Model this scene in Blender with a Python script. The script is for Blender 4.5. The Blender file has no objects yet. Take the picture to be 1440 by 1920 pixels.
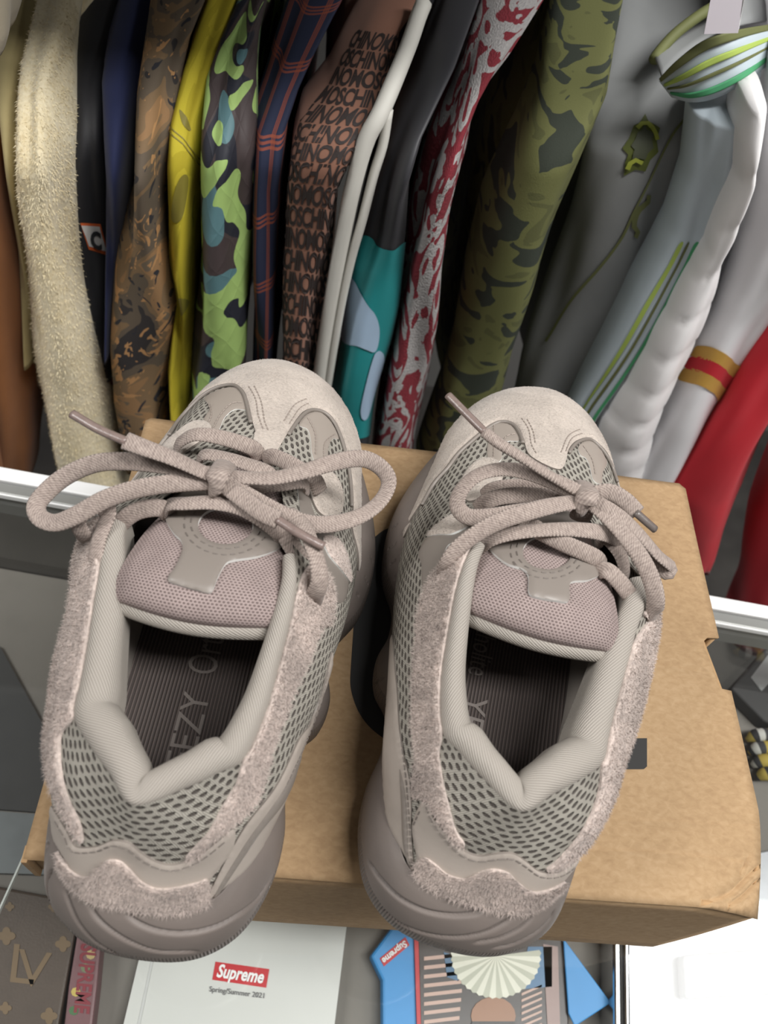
import bpy, bmesh, math, random
import numpy as np
from mathutils import Vector, Matrix, noise
from mathutils.bvhtree import BVHTree
from mathutils.geometry import delaunay_2d_cdt

random.seed(7)
rng = np.random.default_rng(11)
scene = bpy.context.scene
COL = scene.collection

# ------------------------------------------------------------------ camera
# world: x along the box width, y away from the viewer, z = 0 on the case's glass
CAMR = np.array([[0.98894387, 0.03950385, 0.14293172],
                 [0.11405332, -0.81863285, -0.56287841],
                 [0.09477274, 0.57295699, -0.81408747]])      # rows: right, down, forward
CAMC = np.array([-0.07167472, -0.20345354, 0.55078653])
CAMF = 1500.33
cam = bpy.data.cameras.new('camera'); cam_ob = bpy.data.objects.new('camera', cam); COL.objects.link(cam_ob)
cam.sensor_fit = 'VERTICAL'; cam.sensor_height = 36.0; cam.lens = CAMF / 1920 * 36
cam.clip_start = 0.02
m = Matrix([(CAMR[0][i], -CAMR[1][i], -CAMR[2][i]) for i in range(3)]).to_4x4()
m.translation = Vector(CAMC); cam_ob.matrix_world = m
cam.dof.use_dof = True; cam.dof.focus_distance = 0.43; cam.dof.aperture_fstop = 11.0
scene.camera = cam_ob

# ------------------------------------------------------------------ light
world = bpy.data.worlds.new('world'); scene.world = world; world.use_nodes = True
bg = world.node_tree.nodes['Background']; bg.inputs[0].default_value = (1.0, 0.995, 0.985, 1); bg.inputs[1].default_value = 0.10
def area(name, loc, size, sizey, power, target=None, col=(1, .985, .965)):
    l = bpy.data.lights.new(name, 'AREA'); l.shape = 'RECTANGLE'; l.size = size; l.size_y = sizey; l.energy = power; l.color = col
    o = bpy.data.objects.new(name, l); COL.objects.link(o); o.location = loc
    d = (Vector(target) - Vector(loc)) if target else Vector((0, 0, -1))
    o.rotation_euler = d.to_track_quat('-Z', 'Y').to_euler(); return o
area('ceiling_light', (0.75, -0.36, 1.95), 1.2, 0.34, 36)
area('ceiling_light', (1.64, -0.10, 1.95), 1.3, 0.74, 28)
area('ceiling_light', (-1.75, -0.15, 1.95), 1.2, 0.6, 40)
vs = scene.view_settings
vs.view_transform = 'Standard'; vs.look = 'None'; vs.gamma = 1.0; vs.use_curve_mapping = False; vs.exposure = 0.2

# ------------------------------------------------------------------ pixel helpers (1440 x 1920 frame)
def pray(x, y): return CAMR.T @ np.array([(x - 720) / CAMF, (y - 960) / CAMF, 1.0])
def at_z(x, y, z): d = pray(x, y); return CAMC + d * ((z - CAMC[2]) / d[2])
def at_y(x, y, Y): d = pray(x, y); return CAMC + d * ((Y - CAMC[1]) / d[1])

# ------------------------------------------------------------------ generic helpers
def lin(c):
    return tuple(((v / 255) / 12.92 if v / 255 <= .04045 else ((v / 255 + .055) / 1.055) ** 2.4) for v in c)
def tag(o, label=None, cat=None, group=None, kind=None):
    if label: o['label'] = label
    if cat: o['category'] = cat
    if group: o['group'] = group
    if kind: o['kind'] = kind
    return o
def empty(name, loc=(0, 0, 0), rz=0.0):
    o = bpy.data.objects.new(name, None); COL.objects.link(o); o.location = loc; o.rotation_euler = (0, 0, rz)
    o.empty_display_size = .02; return o
def mesh_obj(name, verts, faces, mat, parent=None, smooth=True, uvs=None, mats=None, fmat=None):
    me = bpy.data.meshes.new(name)
    me.from_pydata([tuple(map(float, v)) for v in verts], [], [tuple(int(i) for i in f) for f in faces])
    for mm in ([mat] if mats is None else mats): me.materials.append(mm)
    if fmat is not None: me.polygons.foreach_set('material_index', np.asarray(fmat, dtype=np.int32))
    if smooth: me.polygons.foreach_set('use_smooth', np.ones(len(me.polygons), dtype=bool))
    if uvs is not None:
        uvl = me.uv_layers.new(name='UVMap')
        idx = np.empty(len(me.loops), dtype=np.int32); me.loops.foreach_get('vertex_index', idx)
        uvl.data.foreach_set('uv', np.asarray(uvs, dtype=np.float32)[idx].ravel())
    me.update()
    o = bpy.data.objects.new(name, me); COL.objects.link(o)
    if parent is not None: o.parent = parent
    return o
def catmull(P, n, closed=False):
    """P (k,d) -> n points, uniform parameter"""
    P = np.asarray(P, float); k = len(P)
    if closed: t = np.arange(n) / n * k
    else: t = np.linspace(0, k - 1, n)
    i = np.floor(t).astype(int)
    if not closed: i = np.minimum(i, k - 2)
    f = (t - i)[:, None]
    if closed:
        p0, p1, p2, p3 = P[(i - 1) % k], P[i % k], P[(i + 1) % k], P[(i + 2) % k]
    else:
        Q = np.vstack([2 * P[0] - P[1], P, 2 * P[-1] - P[-2]])
        p0, p1, p2, p3 = Q[i], Q[i + 1], Q[i + 2], Q[i + 3]
    return .5 * ((2 * p1) + (-p0 + p2) * f + (2 * p0 - 5 * p1 + 4 * p2 - p3) * f ** 2 + (-p0 + 3 * p1 - 3 * p2 + p3) * f ** 3)
def resample(P, step, closed=False):
    P = np.asarray(P, float)
    D = catmull(P, max(len(P) * 12, 24), closed)
    if closed: D = np.vstack([D, D[:1]])
    s = np.concatenate([[0], np.cumsum(np.linalg.norm(np.diff(D, axis=0), axis=1))])
    n = max(int(round(s[-1] / step)), 3)
    q = np.linspace(0, s[-1], n + 1)
    out = np.stack([np.interp(q, s, D[:, j]) for j in range(D.shape[1])], 1)
    return out[:-1] if closed else out
def grid_faces(nu, nv, cu=False, cv=False, flip=False):
    F = []
    for i in range(nu if cu else nu - 1):
        for j in range(nv if cv else nv - 1):
            a = i * nv + j; b = ((i + 1) % nu) * nv + j; c = ((i + 1) % nu) * nv + (j + 1) % nv; d = i * nv + (j + 1) % nv
            F.append((a, d, c, b) if flip else (a, b, c, d))
    return F
def box_vf(lo, hi):
    x0, y0, z0 = lo; x1, y1, z1 = hi
    v = [(x0, y0, z0), (x1, y0, z0), (x1, y1, z0), (x0, y1, z0), (x0, y0, z1), (x1, y0, z1), (x1, y1, z1), (x0, y1, z1)]
    f = [(0, 3, 2, 1), (4, 5, 6, 7), (0, 1, 5, 4), (1, 2, 6, 5), (2, 3, 7, 6), (3, 0, 4, 7)]
    return v, f
def prism(name, poly, z0, z1, mat, parent=None, bevel=0.0):
    """poly: list of (x,y) counter-clockwise"""
    P = [tuple(p[:2]) for p in poly]; n = len(P)
    a = sum(P[i][0] * P[(i + 1) % n][1] - P[(i + 1) % n][0] * P[i][1] for i in range(n))
    if a < 0: P = P[::-1]
    v = [(x, y, z0) for x, y in P] + [(x, y, z1) for x, y in P]
    f = [tuple(range(n - 1, -1, -1)), tuple(range(n, 2 * n))] + [(i, (i + 1) % n, n + (i + 1) % n, n + i) for i in range(n)]
    o = mesh_obj(name, v, f, mat, parent, smooth=False)
    if bevel:
        b = o.modifiers.new('bevel', 'BEVEL'); b.width = bevel; b.segments = 2; b.limit_method = 'ANGLE'
    return o
def text_geo(body, size=1.0, shear=0.0, bold=0.0, align='LEFT', spacing=1.0):
    cu = bpy.data.curves.new('txt', 'FONT'); cu.body = body; cu.size = size; cu.shear = shear; cu.offset = bold
    cu.align_x = align; cu.space_character = spacing; cu.resolution_u = 3
    o = bpy.data.objects.new('txt', cu); COL.objects.link(o)
    dg = bpy.context.evaluated_depsgraph_get(); ev = o.evaluated_get(dg); me = ev.to_mesh()
    V = np.array([v.co[:] for v in me.vertices]).reshape(-1, 3)[:, :2].copy(); Fc = [tuple(p.vertices) for p in me.polygons]
    ev.to_mesh_clear(); bpy.data.objects.remove(o); bpy.data.curves.remove(cu)
    return V, Fc

# ------------------------------------------------------------------ node materials
class NT:
    def __init__(s, name):
        s.mat = bpy.data.materials.new(name); s.mat.use_nodes = True; s.t = s.mat.node_tree
        s.b = s.t.nodes['Principled BSDF']; s.out = s.t.nodes['Material Output']
    def n(s, typ, **kw):
        nd = s.t.nodes.new(typ)
        for k, v in kw.items(): setattr(nd, k, v)
        return nd
    def put(s, sock, v):
        if hasattr(v, 'is_linked') or isinstance(v, bpy.types.NodeSocket): s.t.links.new(v, sock)
        else: sock.default_value = v
    def m(s, op, a, b=0.0, c=0.0):
        nd = s.n('ShaderNodeMath', operation=op); s.put(nd.inputs[0], a); s.put(nd.inputs[1], b); s.put(nd.inputs[2], c); return nd.outputs[0]
    def uv(s):
        nd = s.n('ShaderNodeUVMap'); sp = s.n('ShaderNodeSeparateXYZ'); s.t.links.new(nd.outputs[0], sp.inputs[0]); return nd.outputs[0], sp.outputs[0], sp.outputs[1]
    def obj(s): return s.n('ShaderNodeTexCoord').outputs['Object']
    def mapping(s, vec, scale=(1, 1, 1), rot=(0, 0, 0)):
        nd = s.n('ShaderNodeMapping'); s.t.links.new(vec, nd.inputs[0]); nd.inputs['Scale'].default_value = scale; nd.inputs['Rotation'].default_value = rot; return nd.outputs[0]
    def noise(s, vec, scale, detail=3.0, dist=0.0, rough=.55):
        nd = s.n('ShaderNodeTexNoise'); s.t.links.new(vec, nd.inputs['Vector']); nd.inputs['Scale'].default_value = scale
        nd.inputs['Detail'].default_value = detail; nd.inputs['Distortion'].default_value = dist; nd.inputs['Roughness'].default_value = rough; return nd.outputs['Fac']
    def ramp(s, fac, stops, const=False):
        nd = s.n('ShaderNodeValToRGB'); s.t.links.new(fac, nd.inputs[0]); r = nd.color_ramp
        if const: r.interpolation = 'CONSTANT'
        while len(r.elements) < len(stops): r.elements.new(.5)
        for e, (p, c) in zip(r.elements, stops): e.position = p; e.color = (*c, 1) if len(c) == 3 else c
        return nd.outputs[0]
    def mix(s, fac, a, b, mode='MIX'):
        nd = s.n('ShaderNodeMix', data_type='RGBA', blend_type=mode); s.put(nd.inputs[0], fac)
        s.put(nd.inputs[6], a if not isinstance(a, tuple) else (*a, 1)); s.put(nd.inputs[7], b if not isinstance(b, tuple) else (*b, 1)); return nd.outputs[2]
    def bump(s, h, strength=.3, dist=.001, prev=None):
        nd = s.n('ShaderNodeBump'); s.put(nd.inputs['Height'], h); nd.inputs['Strength'].default_value = strength; nd.inputs['Distance'].default_value = dist
        if prev is not None: s.t.links.new(prev, nd.inputs['Normal'])
        return nd.outputs[0]
    def fin(s, col=None, rough=.6, nrm=None, **kw):
        if col is not None: s.put(s.b.inputs['Base Color'], (*col, 1) if isinstance(col, tuple) else col)
        s.put(s.b.inputs['Roughness'], rough)
        if nrm is not None: s.t.links.new(nrm, s.b.inputs['Normal'])
        for k, v in kw.items(): s.put(s.b.inputs[k.replace('_', ' ')], v)
        return s.mat
def plain(name, c, rough=.6, nscale=60, namt=.12, bscale=300, bstr=.15, bdist=.0006, metal=0.0, **kw):
    t = NT(name); o = t.obj(); c = lin(c)
    col = t.mix(t.m('MULTIPLY', t.m('SUBTRACT', t.noise(o, nscale), .5), 2.0), tuple(v for v in c), tuple(max(0, v * (1 - namt * 2)) for v in c)) if namt else c
    nr = t.bump(t.noise(o, bscale, 4), bstr, bdist) if bstr else None
    return t.fin(col, rough, nr, Metallic=metal, **kw)
def suede(name, c, amt=.2, b=.5, nap=900):
    t = NT(name); o = t.obj(); c = lin(c)
    n1 = t.noise(o, 45, 4, .6); n2 = t.noise(o, nap, 3)
    f = t.m('ADD', t.m('MULTIPLY', n1, .55), t.m('MULTIPLY', n2, .45))
    col = t.ramp(f, [(.3, tuple(v * (1 - amt) for v in c)), (.7, tuple(min(1, v * (1 + amt)) for v in c))])
    return t.fin(col, .95, t.bump(n2, b, .0008), Sheen_Weight=.25, Sheen_Roughness=.5, Specular_IOR_Level=.15)
def holes(t, u, v, cu, cv, ru, rv, soft=.25):
    """staggered grid of oval holes; returns 0 in the hole, 1 on the yarn"""
    y = t.m('DIVIDE', v, cv); row = t.m('FLOOR', y); fy = t.m('SUBTRACT', t.m('SUBTRACT', y, row), .5)
    x = t.m('ADD', t.m('DIVIDE', u, cu), t.m('MULTIPLY', t.m('MODULO', t.m('ABSOLUTE', row), 2.0), .5)); fx = t.m('SUBTRACT', t.m('FRACT', x), .5)
    dx = t.m('MULTIPLY', fx, cu / ru); dy = t.m('MULTIPLY', fy, cv / rv)
    d = t.m('SQRT', t.m('ADD', t.m('MULTIPLY', dx, dx), t.m('MULTIPLY', dy, dy)))
    mr = t.n('ShaderNodeMapRange', interpolation_type='SMOOTHSTEP'); t.put(mr.inputs[0], d); mr.inputs[1].default_value = 1 - soft; mr.inputs[2].default_value = 1 + soft
    return mr.outputs[0]
def meshcloth(name, c, dark, cu, cv, ru, rv, bstr=.8, bd=.0012, yarn=(1.1, .5), wob=0.0):
    t = NT(name); uvv, u, v = t.uv(); o = t.obj()
    if wob:
        u = t.m('ADD', u, t.m('MULTIPLY', t.m('SUBTRACT', t.noise(o, 120, 2), .5), wob * 3)); v = t.m('ADD', v, t.m('MULTIPLY', t.m('SUBTRACT', t.noise(t.mapping(o, (1, 1, 1.3)), 150, 2), .5), wob * 1.6))
    h = holes(t, u, v, cu, cv, ru, rv)
    y = t.m('MULTIPLY', t.m('SINE', t.m('MULTIPLY', t.m('ADD', u, t.m('MULTIPLY', v, .7)), 6.283 / yarn[0])), .5)
    nz = t.noise(o, 90, 3)
    base = t.ramp(t.m('ADD', t.m('MULTIPLY', nz, .7), t.m('MULTIPLY', y, .25)), [(.1, tuple(k * .78 for k in lin(c))), (.75, tuple(k * 1.12 for k in lin(c)))])
    col = t.mix(h, lin(dark), base)
    hh = t.m('ADD', h, t.m('MULTIPLY', y, yarn[1] * .3))
    return t.fin(col, .85, t.bump(hh, bstr, bd), Specular_IOR_Level=.25)
def stripes_mat(name, c, c2, pitch, du=1.0, dv=0.0, bstr=.5, bd=.0004, rough=.7, sheen=.0):
    t = NT(name); uvv, u, v = t.uv()
    s = t.m('ADD', t.m('MULTIPLY', u, du), t.m('MULTIPLY', v, dv))
    w = t.m('ADD', t.m('MULTIPLY', t.m('SINE', t.m('MULTIPLY', s, 6.283 / pitch)), .5), .5)
    nz = t.noise(t.obj(), 40, 3)
    col = t.mix(w, lin(c2), lin(c)); col = t.mix(t.m('MULTIPLY', nz, .25), col, tuple(k * .75 for k in lin(c)))
    return t.fin(col, rough, t.bump(w, bstr, bd), Sheen_Weight=sheen)

M = {}
M['suede_toe'] = suede('toe_suede', (184, 173, 163), .26, .7, 700)
M['suede_pink'] = suede('collar_suede', (190, 176, 168), .40, 1.0, 520)
M['leather'] = plain('smooth_leather', (132, 124, 117), .42, 30, .06, 500, .05)
M['leather_light'] = plain('window_leather', (156, 146, 137), .42, 30, .06, 500, .05)
M['leather_pale'] = plain('nubuck', (167, 157, 148), .6, 45, .12, 900, .12)
M['edge'] = plain('cut_edge', (226, 226, 222), .7, 80, .05, 300, .1)
M['mesh'] = meshcloth('air_mesh', (168, 163, 153), (88, 82, 77), 5.8, 3.1, 1.85, .8, 1.0, .0014, wob=.9)
M['tongue'] = meshcloth('tongue_mesh', (164, 148, 144), (112, 98, 95), 1.7, 1.35, .48, .36, .8, .0008, (.9, .4))
M['lining'] = stripes_mat('twill_lining', (172, 165, 156), (140, 133, 125), 1.15, .6, 1.0, .6, .0004)
M['inner'] = plain('inner_lining', (138, 131, 124), .7, 60, .1, 700, .2)
M['insole'] = stripes_mat('insole_rib', (92, 82, 78), (52, 46, 44), 1.7, 1.0, 0, .8, .0008, .6)
M['insole_print'] = plain('insole_print', (112, 104, 99), .6, 60, .05, 300, .1)
M['midsole'] = None
M['aglet'] = plain('aglet_plastic', (128, 112, 106), .28, 400, .25, 800, .2)
M['aglet_dark'] = plain('aglet_plastic_dark', (105, 97, 93), .3, 400, .2, 800, .2)
M['stitch'] = plain('thread', (156, 144, 135), .7, 60, .05, 300, 0)
M['stitch_dark'] = plain('thread_dark', (112, 104, 98), .7, 60, .05, 300, 0)
t = NT('lace_knit'); uvv, u, v = t.uv()
vm = t.m('MULTIPLY', v, 17.0); w1 = t.m('SINE', t.m('MULTIPLY', u, 6.283 / 1.5)); w2 = t.m('SINE', t.m('MULTIPLY', t.m('ADD', vm, t.m('MULTIPLY', u, .6)), 6.283 / 1.0)); edg = t.m('GREATER_THAN', t.m('ABSOLUTE', t.m('COSINE', t.m('MULTIPLY', v, 6.2832))), .9); bead = t.m('MULTIPLY', edg, t.m('MULTIPLY', t.m('SINE', t.m('MULTIPLY', u, 6.283 / 1.7)), .3))
nz = t.noise(t.mapping(uvv, (1.2, 8.5, 1)), 1.0, 3)
f = t.m('ADD', t.m('MULTIPLY', t.m('MULTIPLY', w1, t.noise(t.mapping(uvv, (.25, 10, 1)), 1.0, 2)), .13), t.m('ADD', t.m('ADD', t.m('MULTIPLY', w2, .12), bead), nz))
M['lace'] = t.fin(t.ramp(f, [(.15, lin((112, 100, 94))), (.5, lin((150, 136, 128))), (.9, lin((184, 170, 160)))]), .85, t.bump(f, .45, .0005), Sheen_Weight=.1)
t = NT('midsole_foam'); uvv, u, v = t.uv()
w1 = t.m('MULTIPLY', t.m('SINE', t.m('MULTIPLY', u, 6.283 / 1.5)), t.m('LESS_THAN', v, 24.0))
nz = t.noise(t.obj(), 25, 3)
M['midsole'] = t.fin(t.ramp(nz, [(.25, lin((106, 98, 93))), (.75, lin((120, 110, 104)))]), .55, t.bump(w1, .6, .0006, t.bump(t.noise(t.obj(), 900, 2), .12, .0004)), Specular_IOR_Level=.4)
t = NT('kraft_cardboard'); o = t.obj()
n1 = t.noise(o, 7, 4); n2 = t.noise(t.mapping(o, (1, 1.6, 1), (0, 0, .5)), 220, 4, .5)
f = t.m('ADD', t.m('MULTIPLY', n1, .45), t.m('MULTIPLY', n2, .55))
M['card'] = t.fin(t.ramp(f, [(.28, lin((150, 122, 91))), (.5, lin((168, 140, 106))), (.75, lin((184, 157, 124)))]), .82, t.bump(n2, .2, .0005, t.bump(t.noise(o, 40, 2), .15, .001)), Specular_IOR_Level=.2)
M['card_edge'] = plain('card_edge', (170, 138, 100), .9, 200, .2, 400, .3)
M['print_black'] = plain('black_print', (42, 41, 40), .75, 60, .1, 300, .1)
def col_mat(name, c, rough=.6, metal=0.0, **kw): return plain(name, c, rough, 50, .06, 300, .05, metal=metal, **kw)
M['alu'] = plain('brushed_aluminium', (150, 151, 148), .4, 20, .03, 400, .03, metal=.35)
M['alu_blown'] = plain('blown_aluminium', (235, 236, 236), .35, 20, .02, 400, .02)  # aluminium coloured white to stand for the light blowing it out
M['chrome'] = plain('chrome', (210, 212, 215), .12, 20, .02, 400, .0, metal=1.0)

# ================================================================== SETTING
def struct(o): o['kind'] = 'structure'; return o
t = NT('floor_tile'); n1 = t.noise(t.obj(), 6, 4)
M['floor'] = t.fin(t.ramp(n1, [(.3, lin((52, 50, 49))), (.7, lin((78, 75, 72)))]), .35)
M['wall'] = plain('wall_paint', (120, 119, 116), .85, 8, .04, 200, .05)
M['ceil'] = plain('ceiling_paint', (225, 225, 222), .9, 8, .03, 200, .05)
FZ = -0.95
v, f = box_vf((-2.0, -2.2, FZ - .03), (2.4, 1.32, FZ)); struct(mesh_obj('floor', v, f, M['floor'], smooth=False))
v, f = box_vf((-2.0, 1.27, FZ), (2.4, 1.32, 2.05)); struct(mesh_obj('wall_back', v, f, M['wall'], smooth=False))

# display case: own frame, turned a little against the shoe box
CASE_A = math.atan2(-.052, .644)
case = empty('display_case', (0, .157, FZ), CASE_A)
tag(case, 'glass-topped display case with a polished aluminium frame carrying the cardboard box', 'display case')
def cbox(name, lo, hi, mat, bev=0.0, parent=None):
    lo = (lo[0], lo[1], lo[2] - FZ); hi = (hi[0], hi[1], hi[2] - FZ)
    v, f = box_vf(lo, hi); o = mesh_obj(name, v, f, mat, case if parent is None else parent, smooth=False)
    if bev:
        b = o.modifiers.new('bevel', 'BEVEL'); b.width = bev; b.segments = 2
    return o
CX0, CX1, CY0 = -.75, .85, -.62
t = NT('case_glass'); t.t.nodes.remove(t.b)
tr = t.n('ShaderNodeBsdfTransparent'); tr.inputs[0].default_value = (.965, .97, .965, 1)
gl = t.n('ShaderNodeBsdfGlossy'); gl.inputs['Roughness'].default_value = .03; gl.inputs['Color'].default_value = (1, 1, 1, 1)
fr = t.n('ShaderNodeFresnel'); t.put(fr.inputs[0], t.m('SUBTRACT', 1.5, t.m('MULTIPLY', t.n('ShaderNodeNewGeometry').outputs['Backfacing'], .8333)))
mx = t.n('ShaderNodeMixShader'); t.t.links.new(fr.outputs[0], mx.inputs[0]); t.t.links.new(tr.outputs[0], mx.inputs[1]); t.t.links.new(gl.outputs[0], mx.inputs[2]); t.t.links.new(mx.outputs[0], t.out.inputs[0])
M['glass'] = t.mat
M['felt'] = plain('grey_felt', (130, 126, 120), .9, 30, .08, 500, .2)
M['felt_dark'] = plain('charcoal_felt', (74, 74, 74), .85, 25, .12, 500, .2)
M['cabinet'] = plain('cabinet_laminate', (92, 90, 88), .6, 20, .08, 300, .1)
cbox('glass_top', (CX0, CY0, -.006), (CX1, -.019, 0.0), M['glass'])
rb = cbox('rail', (CX0, -.0125, -.03), (CX1, .0, .004), M['alu_blown'], .0012)
cbox('rail_lip', (CX0, -.0228, -.03), (CX1, -.0135, .0012), M['alu'], .0008)
cbox('rail_bead', (CX0, -.0245, -.004), (CX1, -.0229, .0008), M['alu_blown'])
for x in (CX0, CX1): cbox('rail', (x - .012, CY0, -.03), (x + .012, -.0125, .004), M['alu'], .001)
cbox('rail', (CX0, CY0 - .02, -.03), (CX1, CY0, .004), M['alu'], .001)
for x in (CX0, CX1):
    for y in (CY0 - .01, -.006): cbox('corner_post', (x - .01, y - .01, FZ), (x + .01, y + .01, -.03), M['alu'], .001)
DECK = -.15
q0, q1 = at_z(80, 1522, -.04), at_z(-40, 1785, -.04)
V_ = [(q0[0] + dx, q0[1], q0[2] + dz) for dx, dz in ((0, 0), (.0012, 0), (.0012, -.004), (0, -.004))] + [(q1[0] + dx, q1[1], q1[2] + dz) for dx, dz in ((0, 0), (.0012, 0), (.0012, -.004), (0, -.004))]
gd = mesh_obj('glass_divider', V_, [(0, 1, 2, 3), (7, 6, 5, 4), (0, 4, 5, 1), (1, 5, 6, 2), (2, 6, 7, 3), (3, 7, 4, 0)], plain('ground_glass_edge', (214, 220, 216), .3, 30, .03, 200, .02), None, smooth=False)
gd.parent = case; gd.matrix_parent_inverse = (Matrix.Translation((0, .157, FZ)) @ Matrix.Rotation(CASE_A, 4, 'Z')).inverted()
cbox('deck', (CX0 + .01, CY0, DECK - .012), (CX1 - .01, -.012, DECK), M['felt'])
cbox('cabinet', (CX0 + .01, CY0, FZ), (CX1 - .01, -.012, DECK - .0125), M['cabinet'])
cbox('back_glass', (CX0 + .012, -.011, DECK), (CX1 - .012, -.006, -.03), M['glass'])
cbox('front_glass', (CX0 + .012, CY0 - .011, DECK), (CX1 - .012, CY0 - .006, -.03), M['glass'])

# ================================================================== SHOE BOX
BW, BD, H = .36, .26415, .14943
sbox = empty('shoe_box', (0, 0, 0)); tag(sbox, 'brown kraft cardboard shoe box with a large black print under the sneakers', 'box')
def cdt_fill(outline, inner, extra=None):
    """outline: (n,2) closed; inner: (k,2) interior points. returns verts, tris, boundary flags"""
    n = len(outline); V = [Vector((float(a), float(b))) for a, b in outline] + [Vector((float(a), float(b))) for a, b in inner]
    E_ = [(i, (i + 1) % n) for i in range(n)]
    vo, eo, fo, ov, oe, of = delaunay_2d_cdt(V, E_, [], 1, 1e-6)
    W = np.array([(q.x, q.y) for q in vo])
    isb = np.array([any(k < n for k in lst) for lst in ov], dtype=bool) if len(ov) else np.zeros(len(W), bool)
    T = []
    for f_ in fo:
        a, b, c = f_[:3]
        ar = (W[b][0] - W[a][0]) * (W[c][1] - W[a][1]) - (W[c][0] - W[a][0]) * (W[b][1] - W[a][1])
        T.append((a, b, c) if ar > 0 else (a, c, b))
    return W, T, isb
def inside(poly, pts):
    poly = np.asarray(poly); x, y = pts[:, 0], pts[:, 1]; r = np.zeros(len(pts), bool); n = len(poly); j = n - 1
    for i in range(n):
        xi, yi = poly[i]; xj, yj = poly[j]
        c = ((yi > y) != (yj > y)) & (x < (xj - xi) * (y - yi) / (yj - yi + 1e-15) + xi); r ^= c; j = i
    return r
def edge_dist(poly, pts):
    d = np.full(len(pts), 1e9); P = np.asarray(poly); n = len(P)
    for i in range(n):
        a, b = P[i], P[(i + 1) % n]; ab = b - a; L2 = ab @ ab + 1e-18
        tt = np.clip(((pts - a) @ ab) / L2, 0, 1); q = a + tt[:, None] * ab; d = np.minimum(d, np.linalg.norm(pts - q, axis=1))
    return d
x0, x1, y0, y1 = -BW / 2, BW / 2, -BD / 2, BD / 2
nt = [at_z(px_, py_, H)[:2] for px_, py_ in ((1376, 1295), (1350, 1291), (1342, 1272), (1334, 1245), (1321, 1214), (1320, 1202), (1328, 1194), (1350, 1194))]
out = [(x0, y0), (x1, y0)] + [(x1, nt[0][1])] + [tuple(q) for q in nt[1:-1]] + [(x1, nt[-1][1]), (x1, y1 - .004), (x1 - .004, y1), (x0 + .003, y1), (x0, y1 - .003)]
dense = []
for i in range(len(out)):
    a = np.array(out[i]); b = np.array(out[(i + 1) % len(out)]); k = max(1, int(np.linalg.norm(b - a) / .006))
    dense += [a + (b - a) * j / k for j in range(k)]
dense = np.array(dense)
gx, gy = np.meshgrid(np.arange(x0 + .004, x1, .005), np.arange(y0 + .004, y1, .005)); g = np.stack([gx.ravel(), gy.ravel()], 1)
creases = []
for pl, dep in (([(1205, 1238), (1260, 1248), (1330, 1262)], .0006), ([(1060, 1530), (1200, 1537), (1300, 1541), (1400, 1548)], .0006), ([(1090, 1590), (1200, 1594), (1330, 1606), (1410, 1612)], .0008),
                ([(1330, 1690), (1380, 1672), (1415, 1640), (1436, 1622)], .003), ([(1388, 1690), (1415, 1672), (1438, 1648)], .003), ([(1400, 1632), (1412, 1607)], .0015)):
    creases.append((resample([at_z(a, b, H)[:2] for a, b in pl], .0035), dep))
g2 = [g]
for c_, dep in creases:
    d = np.gradient(c_, axis=0); nn = np.stack([-d[:, 1], d[:, 0]], 1); nn /= np.linalg.norm(nn, axis=1)[:, None]
    g2 += [c_, c_ + nn * .0016, c_ - nn * .0016]
ex = np.vstack(g2[1:])
g = g[np.min(np.linalg.norm(g[:, None] - ex[None], axis=2), axis=1) > .0035]
pts = np.vstack([g, ex]); pts = pts[inside(dense, pts) & (edge_dist(dense, pts) > .0012)]
W, T, isb = cdt_fill(dense, pts)
def lid_z(P):
    z = np.full(len(P), H); 
    for c_, dep in creases:
        d = np.min(np.linalg.norm(P[:, None] - c_[None], axis=2), axis=1)
        z += -dep * np.exp(-(d / .0007) ** 2) + .45 * dep * np.exp(-((d - .0016) / .0009) ** 2)
    k = np.clip((P[:, 0] - (x1 - .045)) / .045, 0, 1) * np.clip(((y0 + .05) - P[:, 1]) / .05, 0, 1)
    z -= .022 * k ** 1.4
    z += .0012 * np.sin(P[:, 0] * 21 + 1) * np.sin(P[:, 1] * 17)
    e = np.minimum.reduce([P[:, 0] - x0, x1 - P[:, 0], P[:, 1] - y0, y1 - P[:, 1]])
    z -= .0009 * np.exp(-e / .0012)
    return z
zt = lid_z(W); n = len(W)
V3 = [(a, b, c) for (a, b), c in zip(W, zt)]
lid = mesh_obj('lid', V3, T, M['card'], sbox, mats=[M['card'], M['card_edge']])
sm = lid.modifiers.new('solid', 'SOLIDIFY'); sm.thickness = .0022; sm.offset = -1; sm.material_offset_rim = 1
ln = 90
fx = np.linspace(x0 + .0, x1, ln); fz = np.array([0, .03, .06, .09, .12, .135, .142, 1.0])
def wall_panel(name, a, b, nrm, lidz=True):
    a = np.array(a); b = np.array(b); V = []; k = 60
    for i in range(k + 1):
        p = a + (b - a) * i / k; zt_ = lid_z(np.array([p]))[0] - .0012
        for j in range(9):
            s = j / 8; V.append((p[0] + nrm[0] * .0006 * math.sin(s * 3.1), p[1] + nrm[1] * .0006 * math.sin(s * 3.1), zt_ * s))
    fl = (b[0] - a[0]) * nrm[1] - (b[1] - a[1]) * nrm[0] > 0
    o = mesh_obj(name, V, grid_faces(k + 1, 9, flip=fl), M['card'], sbox, mats=[M['card'], M['card_edge']]); s_ = o.modifiers.new('solid', 'SOLIDIFY'); s_.thickness = .0025; s_.offset = -1; s_.material_offset_rim = 1
    return o
wall_panel('front_panel', (x0 + .004, y0 + .0012), (x1 - .0005, y0 + .0012), (0, -1))
wall_panel('back_panel', (x0 + .003, y1 - .0012), (x1 - .003, y1 - .0012), (0, 1))
wall_panel('side_panel', (x0 + .0012, y0 + .006), (x0 + .0012, y1 - .003), (-1, 0))
wall_panel('side_panel', (x1 - .0012, y0 + .003), (x1 - .0012, nt[0][1]), (1, 0))
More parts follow.
